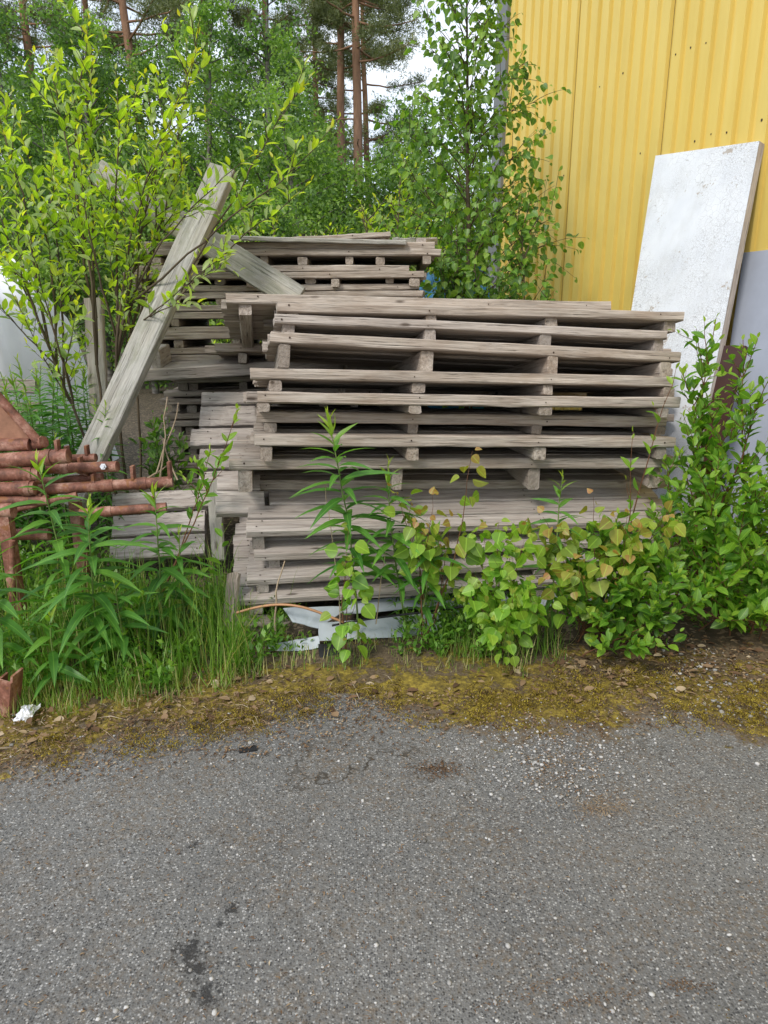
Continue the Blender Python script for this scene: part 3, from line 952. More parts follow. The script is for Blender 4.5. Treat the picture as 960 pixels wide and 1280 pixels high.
for lx, ly, lh in ((-2.05, 3.22, 0.60), (-2.0, 3.62, 0.62), (-1.62, 3.6, 0.55)):
    ge = Geo()
    box(ge, np.array([lx, ly, lh / 2]) - o, (0.05, 0.05, lh))
    ge.build("upright_leg", RUST, fr)
ge = Geo()
tube(ge, np.linspace(np.array([-2.02, 3.15, 0.585]) - o, np.array([-2.02, 3.7, 0.60]) - o, 4), 0.02, 10)
ge.build("cross_tube", RUST, fr)
ge = Geo()
tube(ge, np.linspace(at(15, 676, 3.165) - o, at(16, 745, 3.165) - o, 4), 0.014, 8)
ge.build("drop_pin", RUST, fr)

# rusty channel and plastic bag at the verge
ge = Geo()
c0 = gp(8, 893) + np.array([0, 0, 0.07])
Rz = np.array([[0.9, 0.1, 0.2], [-0.15, 1, 0], [-0.2, 0, 0.98]])
box(ge, c0, (0.06, 0.012, 0.15), Rz)
box(ge, c0 + [-0.03, 0.035, 0], (0.010, 0.07, 0.15), Rz)
box(ge, c0 + [0.03, 0.035, 0.01], (0.010, 0.07, 0.17), Rz)
tag(ge.build("steel_channel", RUST), "rusty piece of channel iron standing in grass at the verge", "scrap iron")


def rag(name, label, c, s, mat, cat, seed=0):
    r_ = np.random.default_rng(seed)
    m_ = 12
    a, b = np.meshgrid(np.linspace(-1, 1, m_), np.linspace(-1, 1, m_))
    rr = np.sqrt(a * a + b * b)
    z = (1 - np.clip(rr, 0, 1) ** 2) * s[2] + r_.normal(0, 0.18, a.shape) * s[2]
    V = np.stack([a * s[0] + r_.normal(0, .1, a.shape) * s[0], b * s[1] + r_.normal(0, .1, a.shape) * s[1], np.maximum(z, 0.001)], -1).reshape(-1, 3)
    ge_ = Geo()
    ge_.add(V, [np.array([(i * m_ + j, i * m_ + j + 1, i * m_ + m_ + j + 1, i * m_ + m_ + j) for i in range(m_ - 1) for j in range(m_ - 1)])], 0.5, V)
    ob = ge_.build(name, mat)
    ob.location = tuple(c)
    return tag(ob, label, cat)


rag("plastic_scrap", "crumpled white plastic scrap in grass beside the channel iron", gp(34, 895) + [0, 0, 0.01], (0.03, 0.05, 0.03), WHITEPL, "litter", 3)
ob = rag("plastic_scrap", "crumpled white plastic behind the right hand shrub", at(868, 660, 4.1), (0.06, 0.06, 0.12), WHITEPL, "litter", 4)
ge = Geo()
box(ge, (0, 0, 0.006), (0.062, 0.028, 0.008), np.array([[0.96, -0.25, 0], [0.25, 0.96, 0], [0, 0, 1]]))
ob = ge.build("felt_scrap", BLACKM)
ob.location = tuple(gp(310, 939))
tag(ob, "small black scrap of roofing felt on the asphalt edge", "litter")

# ------------------------------------------------------------------ foliage tools
def leaf_tpl(a, w_, droop=0.25, fold=0.18, curl=0.0):
    rows = list(zip(a, w_))
    v = [(rows[0][0], 0, 0)]
    for (x, hw) in rows[1:-1]:
        z = -droop * x * x
        v += [(x, -hw, z + fold * hw), (x, 0, z), (x, hw, z + fold * hw)]
    v.append((1, 0, -droop))
    nr = len(rows) - 2
    tri = [(0, 2, 1), (0, 3, 2)]
    qd = []
    for i in range(nr - 1):
        b_ = 1 + i * 3
        qd += [(b_, b_ + 1, b_ + 4, b_ + 3), (b_ + 1, b_ + 2, b_ + 5, b_ + 4)]
    e = 1 + (nr - 1) * 3
    t_ = len(v) - 1
    tri += [(e, e + 1, t_), (e + 1, e + 2, t_)]
    return np.array(v, float), np.array(tri), np.array(qd).reshape(-1, 4)


T_LANCE = leaf_tpl([0, .1, .28, .5, .75, 1], [0, .6, 1, .9, .55, 0], 0.42, 0.25)
T_OVAL = leaf_tpl([0, .14, .34, .58, .82, 1], [0, .55, .94, 1, .58, 0], 0.18, 0.3)
T_HEART = leaf_tpl([0, .02, .13, .34, .58, .8, 1], [0, .42, .84, 1, .84, .46, 0], 0.12, 0.16)
T_SIMPLE = (np.array([(0, 0, 0), (.5, -1, .1), (1, 0, -.1), (.5, 1, .1)], float), np.zeros((0, 3), int), np.array([(0, 1, 2, 3)]))
T_BLADE = leaf_tpl([0, .01, .3, .55, .8, 1], [0, 1, .9, .75, .45, 0], 0.7, 0.2)


def leaves(geo, P, D, N, L, W, tpl, tint, young, mi=0):
    P, D, N = np.asarray(P, float), unit(D), np.asarray(N, float)
    m_ = len(P)
    if m_ == 0:
        return
    N = unit(N - D * (N * D).sum(1, keepdims=True))
    S = np.cross(N, D)
    tv, tri, qd = tpl
    kk = len(tv)
    L = np.broadcast_to(np.asarray(L, float), (m_,))
    W = np.broadcast_to(np.asarray(W, float), (m_,))
    V = P[:, None] + L[:, None, None] * (tv[None, :, 0:1] * D[:, None] + tv[None, :, 2:3] * N[:, None] * 1.0 * np.where(True, 1, 1)) + (W / 2)[:, None, None] * tv[None, :, 1:2] * S[:, None]
    # the fold is proportional to width, not length
    gg = np.zeros((m_, kk, 3))
    gg[..., 0] = tv[None, :, 0]
    gg[..., 1] = tv[None, :, 1]
    gg[..., 2] = np.broadcast_to(np.asarray(young, float), (m_,))[:, None]
    tt = np.repeat(np.broadcast_to(np.asarray(tint, float), (m_,)), kk)
    offs = (np.arange(m_) * kk)[:, None, None]
    fs = []
    if len(tri):
        fs.append((tri[None] + offs).reshape(-1, 3))
    if len(qd):
        fs.append((qd[None] + offs).reshape(-1, 4))
    geo.add(V.reshape(-1, 3), fs, tt, gg.reshape(-1, 3), mi, True)


for tpl_ in (T_LANCE, T_OVAL, T_HEART, T_BLADE):       # fold heights are in leaf-length units: scale to slender leaves
    pass
T_LANCE[0][:, 2] -= 0
def scale_fold(tpl, ratio, droop):
    v = tpl[0]
    base_ = -droop * v[:, 0] ** 2
    v[:, 2] = base_ + (v[:, 2] - base_) * ratio
scale_fold(T_LANCE, 0.12, 0.42)
scale_fold(T_OVAL, 0.3, 0.18)
scale_fold(T_BLADE, 0.05, 0.7)


def rnd_unit(m_):
    return unit(rng.normal(0, 1, (m_, 3)))


def curve(p0, p1, bow=0.1, n_=14, jit=0.01, bdir=None):
    p0, p1 = np.asarray(p0, float), np.asarray(p1, float)
    L = np.linalg.norm(p1 - p0)
    t = np.linspace(0, 1, n_)[:, None]
    bd = rnd_unit(1)[0] if bdir is None else unit(bdir)
    mid = (p0 + p1) / 2 + bd * bow * L
    P = (1 - t) ** 2 * p0 + 2 * t * (1 - t) * mid + t * t * p1
    w_ = np.cumsum(rng.normal(0, jit, (n_, 3)), axis=0) * L * 0.3
    w_ -= w_[0]
    return P + w_ * np.linspace(0, 1, n_)[:, None] ** 0.5 * 1.0


def sample(P, ts):
    P = np.asarray(P)
    idx = np.clip(np.asarray(ts) * (len(P) - 1), 0, len(P) - 1.0001)
    i_ = idx.astype(int)
    f = (idx - i_)[:, None]
    pos = P[i_] * (1 - f) + P[i_ + 1] * f
    return pos, unit(P[i_ + 1] - P[i_])


GA = 2.39996


def dress(gl, P, L_leaf, ratio, spacing, tpl, t0=0.1, tint=(0.5, 0.25), tip_young=0.6, young_base=0.0, spread=0.9, up=0.35, petiole=0.0, mi=0, hang=0.0, endsmall=0.45):
    """leaves in a spiral along twig P"""
    Lt = np.linalg.norm(np.diff(P, axis=0), axis=1).sum()
    m_ = max(2, int(Lt * (1 - t0) / spacing))
    ts = np.linspace(t0, 1.0, m_) + rng.normal(0, 0.3 / m_, m_)
    ts = np.clip(ts, t0, 0.999)
    pos, T = sample(P, ts)
    ref = np.where(np.abs(T[:, 2:3]) < 0.9, np.array([[0, 0, 1.0]]), np.array([[1.0, 0, 0]]))
    A = unit(np.cross(T, ref))
    B = np.cross(T, A)
    an = np.arange(m_) * GA + rng.uniform(0, 6)
    rd = np.cos(an)[:, None] * A + np.sin(an)[:, None] * B
    sp_ = spread * np.where(ts > 0.93, 0.45, 1.0)[:, None]
    D = unit(T * (1.0 - 0.35 * sp_) + rd * sp_ + np.array([0, 0, up - hang]) + rng.normal(0, 0.18, (m_, 3)))
    N = unit(np.array([0, 0, 1.0]) * 0.9 + T * 0.5 + rng.normal(0, 0.45, (m_, 3)))
    sz = L_leaf * (0.5 + 0.75 * rng.beta(2.6, 1.8, m_)) * np.where(ts > 0.85, 1 - (ts - 0.85) / 0.15 * (1 - endsmall), 1.0)
    yg = np.clip(young_base + tip_young * np.clip((ts - 0.72) / 0.28, 0, 1) ** 1.5 + rng.normal(0, 0.05, m_), 0, 1)
    if petiole:
        pos = pos + D * petiole * sz[:, None]
        if hang:
            D = unit(D * (1 - hang) + np.array([0, 0, -1.0]) * hang + rng.normal(0, 0.2, (m_, 3)))
            N = unit(rd * 0.6 + rng.normal(0, 0.5, (m_, 3)) + np.array([0, -0.5, 0.5]))
    leaves(gl, pos, D, N, sz, sz * ratio * rng.uniform(0.85, 1.15, m_), tpl, np.clip(rng.normal(tint[0], tint[1], m_), 0, 1), yg, mi)


def shrub(name, label, cat, base, tips, mats, L_leaf, ratio, spacing, tpl, r0=0.014, twigs=9, twig_len=0.4, sub=3, group=None, bow=0.08, t_first=0.25, forks=None,
          tint=(0.5, 0.25), tip_young=0.6, up=0.35, spread=0.9, petiole=0.0, hang=0.0, twig_up=0.55, base_r=0.05, young_base=0.0, n_main=16, dens_top=1.0):
    base = np.asarray(base, float)
    root = empty(name, tuple(base), label, cat, group)
    gl, gw = Geo(), Geo()
    fk = []
    for f_ in (forks or []):
        b0 = base + np.append(rng.normal(0, base_r, 2), 0)
        Pm = curve(b0, f_, bow * 0.6, 12, 0.015)
        tube(gw, Pm - base, np.linspace(r0 * 1.25, r0 * 0.8, 12), 8)
        fk.append((np.asarray(f_, float), Pm))
    for tip in tips:
        b0 = base + np.append(rng.normal(0, base_r, 2), 0)
        if fk:
            Pm = min(fk, key=lambda e: np.linalg.norm((e[0] - np.asarray(tip)) * [1.6, 1, 0.4]))[1]
            b0 = Pm[rng.integers(8, 12)]
        P = curve(b0, tip, bow, n_main, 0.02) - base
        Ls = np.linalg.norm(np.diff(P, axis=0), axis=1).sum()
        rr = r0 * (Ls / 1.5) ** 0.6
        tube(gw, P, np.linspace(rr, rr * 0.18, len(P)), 6)
        dress(gl, P, L_leaf, ratio, spacing, tpl, 0.55, tint, tip_young, young_base, spread, up, petiole, 0, hang)
        nt = max(1, int(twigs * Ls / 1.5 * rng.uniform(0.8, 1.2)))
        ts = np.sort(rng.uniform(t_first, 0.95, nt))
        pos, T = sample(P, ts)
        for q_ in range(nt):
            dr = rnd_unit(1)[0]
            dr[2] = abs(dr[2]) * 0.5
            d = unit(T[q_] * 0.55 + dr * 0.9 + np.array([0, 0, twig_up]) * rng.uniform(0.3, 1))
            tl = twig_len * rng.uniform(0.5, 1.25) * (1.1 - 0.55 * ts[q_])
            Q = curve(pos[q_], pos[q_] + d * tl, 0.10, 8, 0.03, (0, 0, -1 if rng.random() < .7 else 1))
            tube(gw, Q, np.linspace(rr * 0.38, rr * 0.12, len(Q)), 4, cap=False)
            dress(gl, Q, L_leaf, ratio, spacing, tpl, 0.12, tint, tip_young, young_base, spread, up, petiole, 0, hang)
            for _ in range(rng.integers(0, sub + 1)):
                tt_ = rng.uniform(0.25, 0.85)
                p_, T2 = sample(Q, [tt_])
                d2 = unit(T2[0] * 0.6 + rnd_unit(1)[0] * 0.8 + np.array([0, 0, twig_up * 0.6]))
                Q2 = curve(p_[0], p_[0] + d2 * tl * rng.uniform(0.3, 0.6), 0.08, 6, 0.03)
                tube(gw, Q2, np.linspace(rr * 0.2, rr * 0.08, len(Q2)), 3, cap=False)
                dress(gl, Q2, L_leaf * 0.92, ratio, spacing, tpl, 0.1, tint, tip_young, young_base, spread, up, petiole, 0, hang)
    gw.build("stems", mats[0], root)
    gl.build("foliage", mats[1], root)
    return root


# ------------------------------------------------------------------ willow at the left
tipsW = [(28, 150, 4.3), (60, 60, 4.4), (112, 70, 4.5), (108, 24, 4.55), (150, 95, 4.3), (185, 120, 4.6), (240, 70, 4.5), (256, 22, 4.5), (215, 140, 4.3),
         (15, 230, 4.2), (-20, 180, 4.3), (85, 150, 4.1), (10, 310, 4.1), (-40, 330, 4.2), (165, 200, 4.2), (60, 210, 4.6), (235, 200, 4.5),
         (40, 290, 4.1), (115, 260, 4.2), (-30, 260, 4.4), (20, 385, 4.1), (-10, 110, 4.6)]
forksW = [(55, 430, 4.35), (122, 400, 4.4), (152, 400, 4.4)]
shrub("willow_bush", "big bright green willow bush behind the rusty frames at the left", "bush", at(158, 590, 4.45) * [1, 1, 0] + [0, 0, 0.02],
      [at(*t) for t in tipsW], (BARK, LEAF_WILLOW), 0.076, 0.41, 0.029, T_OVAL, 0.009, 11, 0.40, 1, tint=(0.58, 0.3), tip_young=0.75, t_first=0.12,
      base_r=0.03, twig_up=0.5, bow=0.13, forks=[at(*t) for t in forksW])
W2 = [(432, 142, 3.9), (372, 92, 4.0), (388, 236, 3.85), (330, 200, 3.8), (250, 385, 3.7), (290, 330, 3.7)]
shrub("willow_bush", "sparse willow boughs arching right over the leaning beam", "bush", at(150, 600, 4.4) * [1, 1, 0] + [0, 0, 0.02],
      [at(*t) for t in W2], (BARK, LEAF_WILLOW), 0.08, 0.36, 0.032, T_OVAL, 0.007, 5, 0.24, 1, tint=(0.5, 0.3), tip_young=0.55, t_first=0.3, base_r=0.03,
      twig_up=0.2, bow=0.14, forks=[at(160, 385, 4.35)])

# young birch by the wall
def birch(label, base, top, reach, nb, leaf=0.055):
    base, top = np.asarray(base), np.asarray(top)
    root = empty("birch_sapling", tuple(base), label, "tree")
    gl, gw = Geo(), Geo()
    P = curve(base, top, 0.015, 20, 0.004) - base
    tube(gw, P, np.linspace(0.032, 0.004, len(P)), 8)
    gw.build("trunk", BARK, root)
    gw = Geo()
    ts = np.linspace(0.13, 0.985, nb)
    pos, T = sample(P, ts)
    for q_ in range(nb):
        an = q_ * GA + rng.normal(0, 0.3)
        t = ts[q_]
        ln = reach * (1.0 - 0.74 * t ** 1.5) * rng.uniform(0.7, 1.15)
        d = unit(np.array([math.cos(an), math.sin(an), rng.uniform(0.25, 0.7) + 0.6 * t]))
        Q = curve(pos[q_], pos[q_] + d * ln, 0.14, 10, 0.02, (0, 0, 1))
        tube(gw, Q, np.linspace(0.009 * (1 - 0.6 * t), 0.002, len(Q)), 4, cap=False)
        dress(gl, Q, leaf, 0.82, 0.035, T_HEART, 0.15, (0.45, 0.27), 0.35, 0, 0.9, 0.2, 0.5, 0, 0.45)
        for _ in range(int(4 + ln * 9)):
            tt_ = rng.uniform(0.15, 0.98)
            p_, T2 = sample(Q, [tt_])
            d2 = unit(T2[0] * 0.7 + rnd_unit(1)[0] * 0.75 + np.array([0, 0, -0.1]))
            Q2 = curve(p_[0], p_[0] + d2 * ln * rng.uniform(0.2, 0.5), 0.12, 6, 0.03, (0, 0, 1))
            tube(gw, Q2, np.linspace(0.003, 0.0012, len(Q2)), 3, cap=False)
            dress(gl, Q2, leaf, 0.82, 0.036, T_HEART, 0.1, (0.45, 0.27), 0.3, 0, 0.9, 0.2, 0.5, 0, 0.45)
    gw.build("branches", BARK, root)
    gl.build("crown", LEAF_BIRCH, root)


pb = at(590, 300, 6.3)
birch("slender young birch with hanging heart shaped leaves beside the yellow wall corner", (pb[0], pb[1], 0), at(586, -90, 6.3), 1.0, 84, 0.06)
pb2 = at(640, 330, 5.75)
shrub("birch_bush", "low birch bush against yellow wall behind the front stack's top", "bush", (pb2[0] - 0.05, 5.7, 0.02),
      [at(600, 300, 5.7), at(560, 330, 5.6), at(650, 250, 5.75), at(690, 350, 5.45), at(630, 330, 5.5), at(580, 280, 5.7)], (BARK, LEAF_BIRCH), 0.068, 0.85, 0.034, T_HEART, 0.010, 13, 0.42, 2,
      t_first=0.4, petiole=0.5, hang=0.4, up=0.2, tip_young=0.25, tint=(0.42, 0.25))
shrub("sallow_bush", "yellow green sallow bush beyond the rear stack, left of the birch", "bush", (0.35, 7.6, 0.02),
      [at(455, 265, 7.3), at(500, 215, 7.5), at(540, 235, 7.5), at(480, 280, 7.2), at(520, 290, 7.4), at(560, 250, 7.6), at(445, 285, 7.3)], (BARK, LEAF_WILLOW), 0.085, 0.36, 0.04, T_OVAL, 0.015, 14, 0.5, 2,
      t_first=0.4, tint=(0.65, 0.2), tip_young=0.7)
shrub("sallow_bush", "yellow green sallow bush beyond the leaning beam top", "bush", (-1.6, 7.9, 0.02),
      [at(310, 270, 7.6), at(350, 275, 7.8), at(270, 260, 7.8), at(390, 285, 7.7), at(240, 280, 7.6), at(420, 300, 7.8)], (BARK, LEAF_WILLOW), 0.085, 0.36, 0.045, T_OVAL, 0.015, 12, 0.45, 2,
      t_first=0.4, tint=(0.6, 0.2), tip_young=0.6)

# ------------------------------------------------------------------ right-hand shrubs
S = [(895, 400, 3.6), (940, 420, 3.5), (858, 470, 3.5), (925, 520, 3.3), (960, 470, 3.2), (870, 540, 3.4), (900, 580, 3.15), (945, 600, 3.05), (985, 520, 3.3),
     (820, 570, 3.5), (975, 640, 3.0)]
shrub("sallow_shrub", "leafy green sallow shrub in front of the leaning boards at right", "shrub", at(895, 720, 3.45) * [1, 1, 0] + [0, 0, 0.03],
      [at(*t) for t in S], (STEM_RED, LEAF_SHRUB), 0.068, 0.48, 0.027, T_OVAL, 0.009, 16, 0.32, 2, tint=(0.5, 0.27), tip_young=0.5, t_first=0.2, base_r=0.09)
S = [(880, 640, 3.1), (940, 690, 2.95), (985, 700, 2.9), (900, 700, 2.9), (850, 650, 3.1), (960, 740, 2.95), (880, 740, 2.95), (1010, 640, 3.0), (845, 720, 2.95), (930, 620, 3.1), (900, 780, 2.85), (960, 770, 2.85)]
shrub("sallow_shrub", "low broad leaved sallow shrub at the lower right on the moss edge", "shrub", at(925, 790, 3.15) * [1, 1, 0] + [0, 0, 0.03],
      [at(*t) for t in S], (STEM_RED, LEAF_SHRUB), 0.07, 0.5, 0.024, T_OVAL, 0.008, 28, 0.27, 2, tint=(0.55, 0.25), tip_young=0.5, t_first=0.15, base_r=0.1)
S = [(760, 660, 3.0), (800, 700, 2.9), (830, 730, 2.85), (780, 740, 2.82), (720, 700, 2.95), (850, 690, 3.0), (800, 810, 2.68), (745, 780, 2.78), (840, 620, 3.15), (690, 760, 2.9), (870, 760, 2.85), (835, 780, 2.8)]
shrub("sallow_shrub", "dark glossy sallow shrub below the reddish aspen leaves", "shrub", at(785, 800, 2.98) * [1, 1, 0] + [0, 0, 0.03],
      [at(*t) for t in S], (STEM_RED, LEAF_SHRUB), 0.064, 0.52, 0.022, T_OVAL, 0.006, 30, 0.26, 2, tint=(0.45, 0.25), tip_young=0.45, t_first=0.15, base_r=0.08)
shrub("sallow_shoot", "single thin sallow shoot rising before the stack's right end", "shoot", at(792, 700, 3.1) * [1, 1, 0] + [0, 0, 0.03],
      [at(787, 545, 3.05), at(850, 450, 3.2)], (STEM_RED, LEAF_SHRUB), 0.06, 0.42, 0.05, T_OVAL, 0.006, 1, 0.15, 0, tip_young=0.6, tint=(0.6, 0.2), base_r=0.04)
shrub("sallow_shoot", "leafy sallow shoot slanting before the pale standing pallet", "shoot", at(190, 705, 3.35) * [1, 1, 0] + [0, 0, 0.03],
      [at(283, 515, 3.2), at(262, 560, 3.25)], (STEM_RED, LEAF_SHRUB), 0.07, 0.42, 0.03, T_OVAL, 0.007, 6, 0.16, 1, tip_young=0.6, tint=(0.6, 0.2), base_r=0.02, t_first=0.62)
shrub("sallow_shoot", "low sallow shoot with wide leaves beside the board in the gap", "shoot", at(262, 770, 3.25) * [1, 1, 0] + [0, 0, 0.03],
      [at(275, 655, 3.2), at(250, 690, 3.2)], (STEM_GREEN, LEAF_SHRUB), 0.075, 0.42, 0.05, T_OVAL, 0.005, 3, 0.12, 0, tip_young=0.3, tint=(0.6, 0.2), base_r=0.02)
shrub("sallow_shoot", "broad leaved sallow shoot in front of the large left fireweed", "shoot", at(150, 850, 2.78) * [1, 1, 0] + [0, 0, 0.02],
      [at(180, 745, 2.75), at(150, 790, 2.7)], (STEM_GREEN, LEAF_SHRUB), 0.07, 0.45, 0.04, T_OVAL, 0.004, 3, 0.10, 0, tip_young=0.3, tint=(0.65, 0.2), base_r=0.02)

# aspens
def aspen(label, base, tips, young=0.0, L=0.06, tint=(0.55, 0.25), twigs=9, tl=0.2, name="aspen_sapling", tip_young=0.25):
    shrub(name, label, "sapling", base, tips, (STEM_RED, LEAF_ASPEN), L, 0.95, 0.03, T_HEART, 0.006, int(twigs * 1.1), tl, 2, tint=tint, tip_young=tip_young, t_first=0.15,
          petiole=0.7, hang=0.45, up=0.2, base_r=0.03, young_base=young)


aspen("bright green aspen sapling drooping over the moss in the middle", at(632, 800, 2.95) * [1, 1, 0] + [0, 0, 0.02],
      [at(620, 650, 2.88), at(655, 690, 2.85), at(600, 700, 2.9), at(640, 740, 2.75), at(630, 800, 2.7), at(590, 740, 2.85), at(665, 750, 2.8), at(610, 770, 2.72)], 0.0, 0.058, twigs=20, tl=0.24)
aspen("small aspen sapling entwined with the tall fireweed before the stack", at(437, 815, 2.9) * [1, 1, 0] + [0, 0, 0.02],
      [at(440, 660, 2.85), at(430, 700, 2.85), at(447, 740, 2.82), at(438, 800, 2.74)], 0.0, 0.062, twigs=10, tl=0.12)
aspen("aspen shoot with bronze tip leaves leaning across the dark gap", at(530, 790, 3.0) * [1, 1, 0] + [0, 0, 0.02],
      [at(585, 568, 2.95), at(545, 620, 2.9), at(560, 655, 2.9), at(500, 600, 2.95), at(520, 650, 2.9)], 0.1, 0.062, twigs=5, tl=0.2, tip_young=0.6)
aspen("spreading aspen sapling with red and yellow young leaves before the stack's right half", at(735, 800, 3.05) * [1, 1, 0] + [0, 0, 0.02],
      [at(740, 625, 2.95), at(700, 660, 2.9), at(790, 640, 2.9), at(830, 640, 2.92), at(760, 690, 2.8), at(690, 720, 2.82), at(680, 650, 2.95), at(720, 690, 2.8), at(810, 665, 2.85)], 0.16, 0.066,
      (0.6, 0.25), 9, 0.2, tip_young=0.55)

# ------------------------------------------------------------------ fireweed
def fireweed_geo(H, leafL, dens, seed_lean, t0=0.16):
    gl, gw = Geo(), Geo()
    P = curve((0, 0, 0), (seed_lean[0], seed_lean[1], H), 0.05, 14, 0.008)
    tube(gw, P, np.linspace(0.0055, 0.002, len(P)), 6)
    m_ = int(H * dens)
    ts = np.linspace(t0, 0.995, m_)
    pos, T = sample(P, ts)
    an = np.arange(m_) * GA + rng.normal(0, 0.2, m_)
    rd = np.stack([np.cos(an), np.sin(an), 0 * an], -1)
    upn = np.clip((ts - 0.80) / 0.20, 0, 1)
    D = unit(rd * (1 - 0.72 * upn[:, None]) + np.stack([0 * ts, 0 * ts, -0.05 + 0.45 * ts + 1.1 * upn], -1) + rng.normal(0, 0.10, (m_, 3)))
    sz = leafL * rng.uniform(0.8, 1.12, m_) * np.where(ts > 0.74, 1 - (ts - 0.74) / 0.26 * 0.8, 0.75 + 0.25 * np.clip(ts / 0.35, 0, 1))
    yg = np.clip((ts - 0.86) / 0.14, 0, 1) ** 1.2 * 0.8
    N = unit(np.array([0, 0, 1.0]) + rd * 0.3 + rng.normal(0, 0.2, (m_, 3)))
    leaves(gl, pos, D, N, sz, sz * rng.uniform(0.165, 0.205, m_), T_LANCE, np.clip(rng.normal(0.5, 0.22, m_), 0, 1), yg)
    return gw, gl


def fireweed(label, base, H, leafL, lean=(0, 0), dens=56, group=None, t0=0.16):
    root = empty("fireweed", tuple(base), label, "plant", group)
    gw, gl = fireweed_geo(H, leafL, dens * (1 - t0) / 0.84, lean, t0)
    gw.build("stem", STEM_GREEN, root)
    gl.build("foliage", LEAF_FIRE, root)
    return root


def fw(label, u0, v0, u1, v1, Y, leafL, dY=0.0, dens=56, group=None, t0=0.16):
    b = at(u0, v0, Y)
    b[2] = 0.01
    leafL = leafL * 1.12
    t = at(u1, v1, Y + dY)
    return fireweed(label, b, t[2] - 0.01, leafL, (t[0] - b[0], t[1] - b[1]), dens, group, t0)


fw("tall fireweed standing clear before the middle of the front stack", 448, 790, 410, 522, 3.02, 0.20, -0.08, 66, t0=0.33)
fw("darker fireweed close beside the tall one, right of it", 512, 790, 487, 580, 3.06, 0.185, -0.08, 66, t0=0.36)
fw("fireweed leaning right low before the stack's lower pallets", 520, 800, 540, 655, 3.0, 0.17, -0.05, 60, t0=0.3)
fw("fireweed poking above the aspen leaves before the dark gap", 690, 790, 703, 592, 3.08, 0.14, -0.05, 60)
fw("fireweed with bright tip in front of the rusty tube rows", 95, 800, 45, 572, 2.95, 0.21, -0.08, 50)
fw("large bushy fireweed below the rusty tubes", 128, 820, 112, 628, 2.78, 0.22, -0.05, 66)
fw("fireweed with narrow tip under the long rusty tube end", 200, 780, 192, 612, 3.02, 0.19, -0.04, 55)
fw("fireweed cut by the picture's left edge below the rusty frame", 0, 830, -12, 690, 2.7, 0.20, -0.05, 60)
fw("short fireweed in grass between the bushy one and the stack", 165, 840, 140, 730, 2.75, 0.17, -0.03, 70)
fw("fireweed low before the leaning low pallet", 235, 790, 225, 665, 3.05, 0.16, -0.03, 60)
fw("small fireweed in grass at the verge near the channel iron", 70, 860, 62, 770, 2.62, 0.16, -0.02, 70)

protos = []
GP = "fireweed patch behind the rusty frames"
for q_ in range(5):
    H = rng.uniform(0.95, 1.2)
    protos.append(fireweed("narrow leaved fireweed in the patch behind the rusty frames", (0, 0, 0), H, rng.uniform(0.14, 0.18), (rng.normal(0, .08), rng.normal(0, .05)), 52, GP))
spots = []
for q_ in range(46):
    u_, Y_ = rng.uniform(-60, 126), rng.uniform(3.95, 5.1)
    x_ = at(u_, 500, Y_)[0]
    spots.append((x_, Y_))
for q_, (x_, y_) in enumerate(spots):
    r_ = protos[q_] if q_ < 5 else copy_tree(protos[q_ % 5])
    r_.location = (x_, y_, 0.0)
    r_.rotation_euler = (0, 0, rng.uniform(0, 6.28))
    s_ = rng.uniform(0.85, 1.12) if q_ < 46 else 0.7
    r_.scale = (s_, s_, s_)

# dark low shrub and dead stems in the hollow beside the beam
shrub("hollow_shrub", "small dark shrub in the hollow between beam and pale standing pallet", "shrub", at(190, 560, 4.3) * [1, 1, 0] + [0, 0, 0.02],
      [at(180, 520, 4.3), at(205, 525, 4.2), at(190, 540, 4.1), at(225, 545, 4.2), at(195, 515, 4.5), at(210, 570, 4.2), at(180, 580, 4.4)], (BARK, LEAF_BIRCH), 0.06, 0.5, 0.032, T_OVAL, 0.006, 16, 0.25, 2, tint=(0.25, 0.2), tip_young=0.1, t_first=0.3)
g = Geo()
for (a, b) in (((200, 600), (208, 490)), ((196, 590), (226, 505)), ((222, 600), (200, 545)), ((180, 600), (212, 575)), ((345, 800), (355, 705))):
    tube(g, curve(at(*a, 4.0 if a[1] < 700 else 3.0), at(*b, 4.0 if a[1] < 700 else 3.0), 0.1, 10, 0.05), np.linspace(0.006, 0.003, 10), 5)
tag(g.build("dead_stalks", STEM_DRY), "bleached dead stalks in the hollow and by the stack corner", "dead stems", None, "stuff")
for lab, a, b in (("pale dry stalk standing before the tall fireweed stem", (425, 785), (412, 600)), ("bent dry stalk rising before the stack's lower planks", (470, 780), (478, 690))):
    g = Geo()
    tube(g, curve(at(*a, 2.95), at(*b, 2.95), 0.04, 10, 0.03), np.linspace(0.003, 0.0015, 10), 5)
    tag(g.build("dry_stalk", STEM_DRY), lab, "stalk")

# ------------------------------------------------------------------ grass, weeds, litter, pebbles, moss
def scatter(n_, u0, u1, v0, v1, dens=None):
    out = []
    while len(out) < n_:
        u_, v_ = rng.uniform(u0, u1), rng.uniform(v0, v1)
        if dens is None or rng.random() < dens(u_, v_):
            out.append(gp(u_, v_))
    return np.array(out)


def grass_low(u):
    return np.interp(u, [-260, -80, 0, 90, 200, 300, 350, 420, 560, 650], [960, 905, 895, 885, 868, 845, 828, 828, 832, 838])


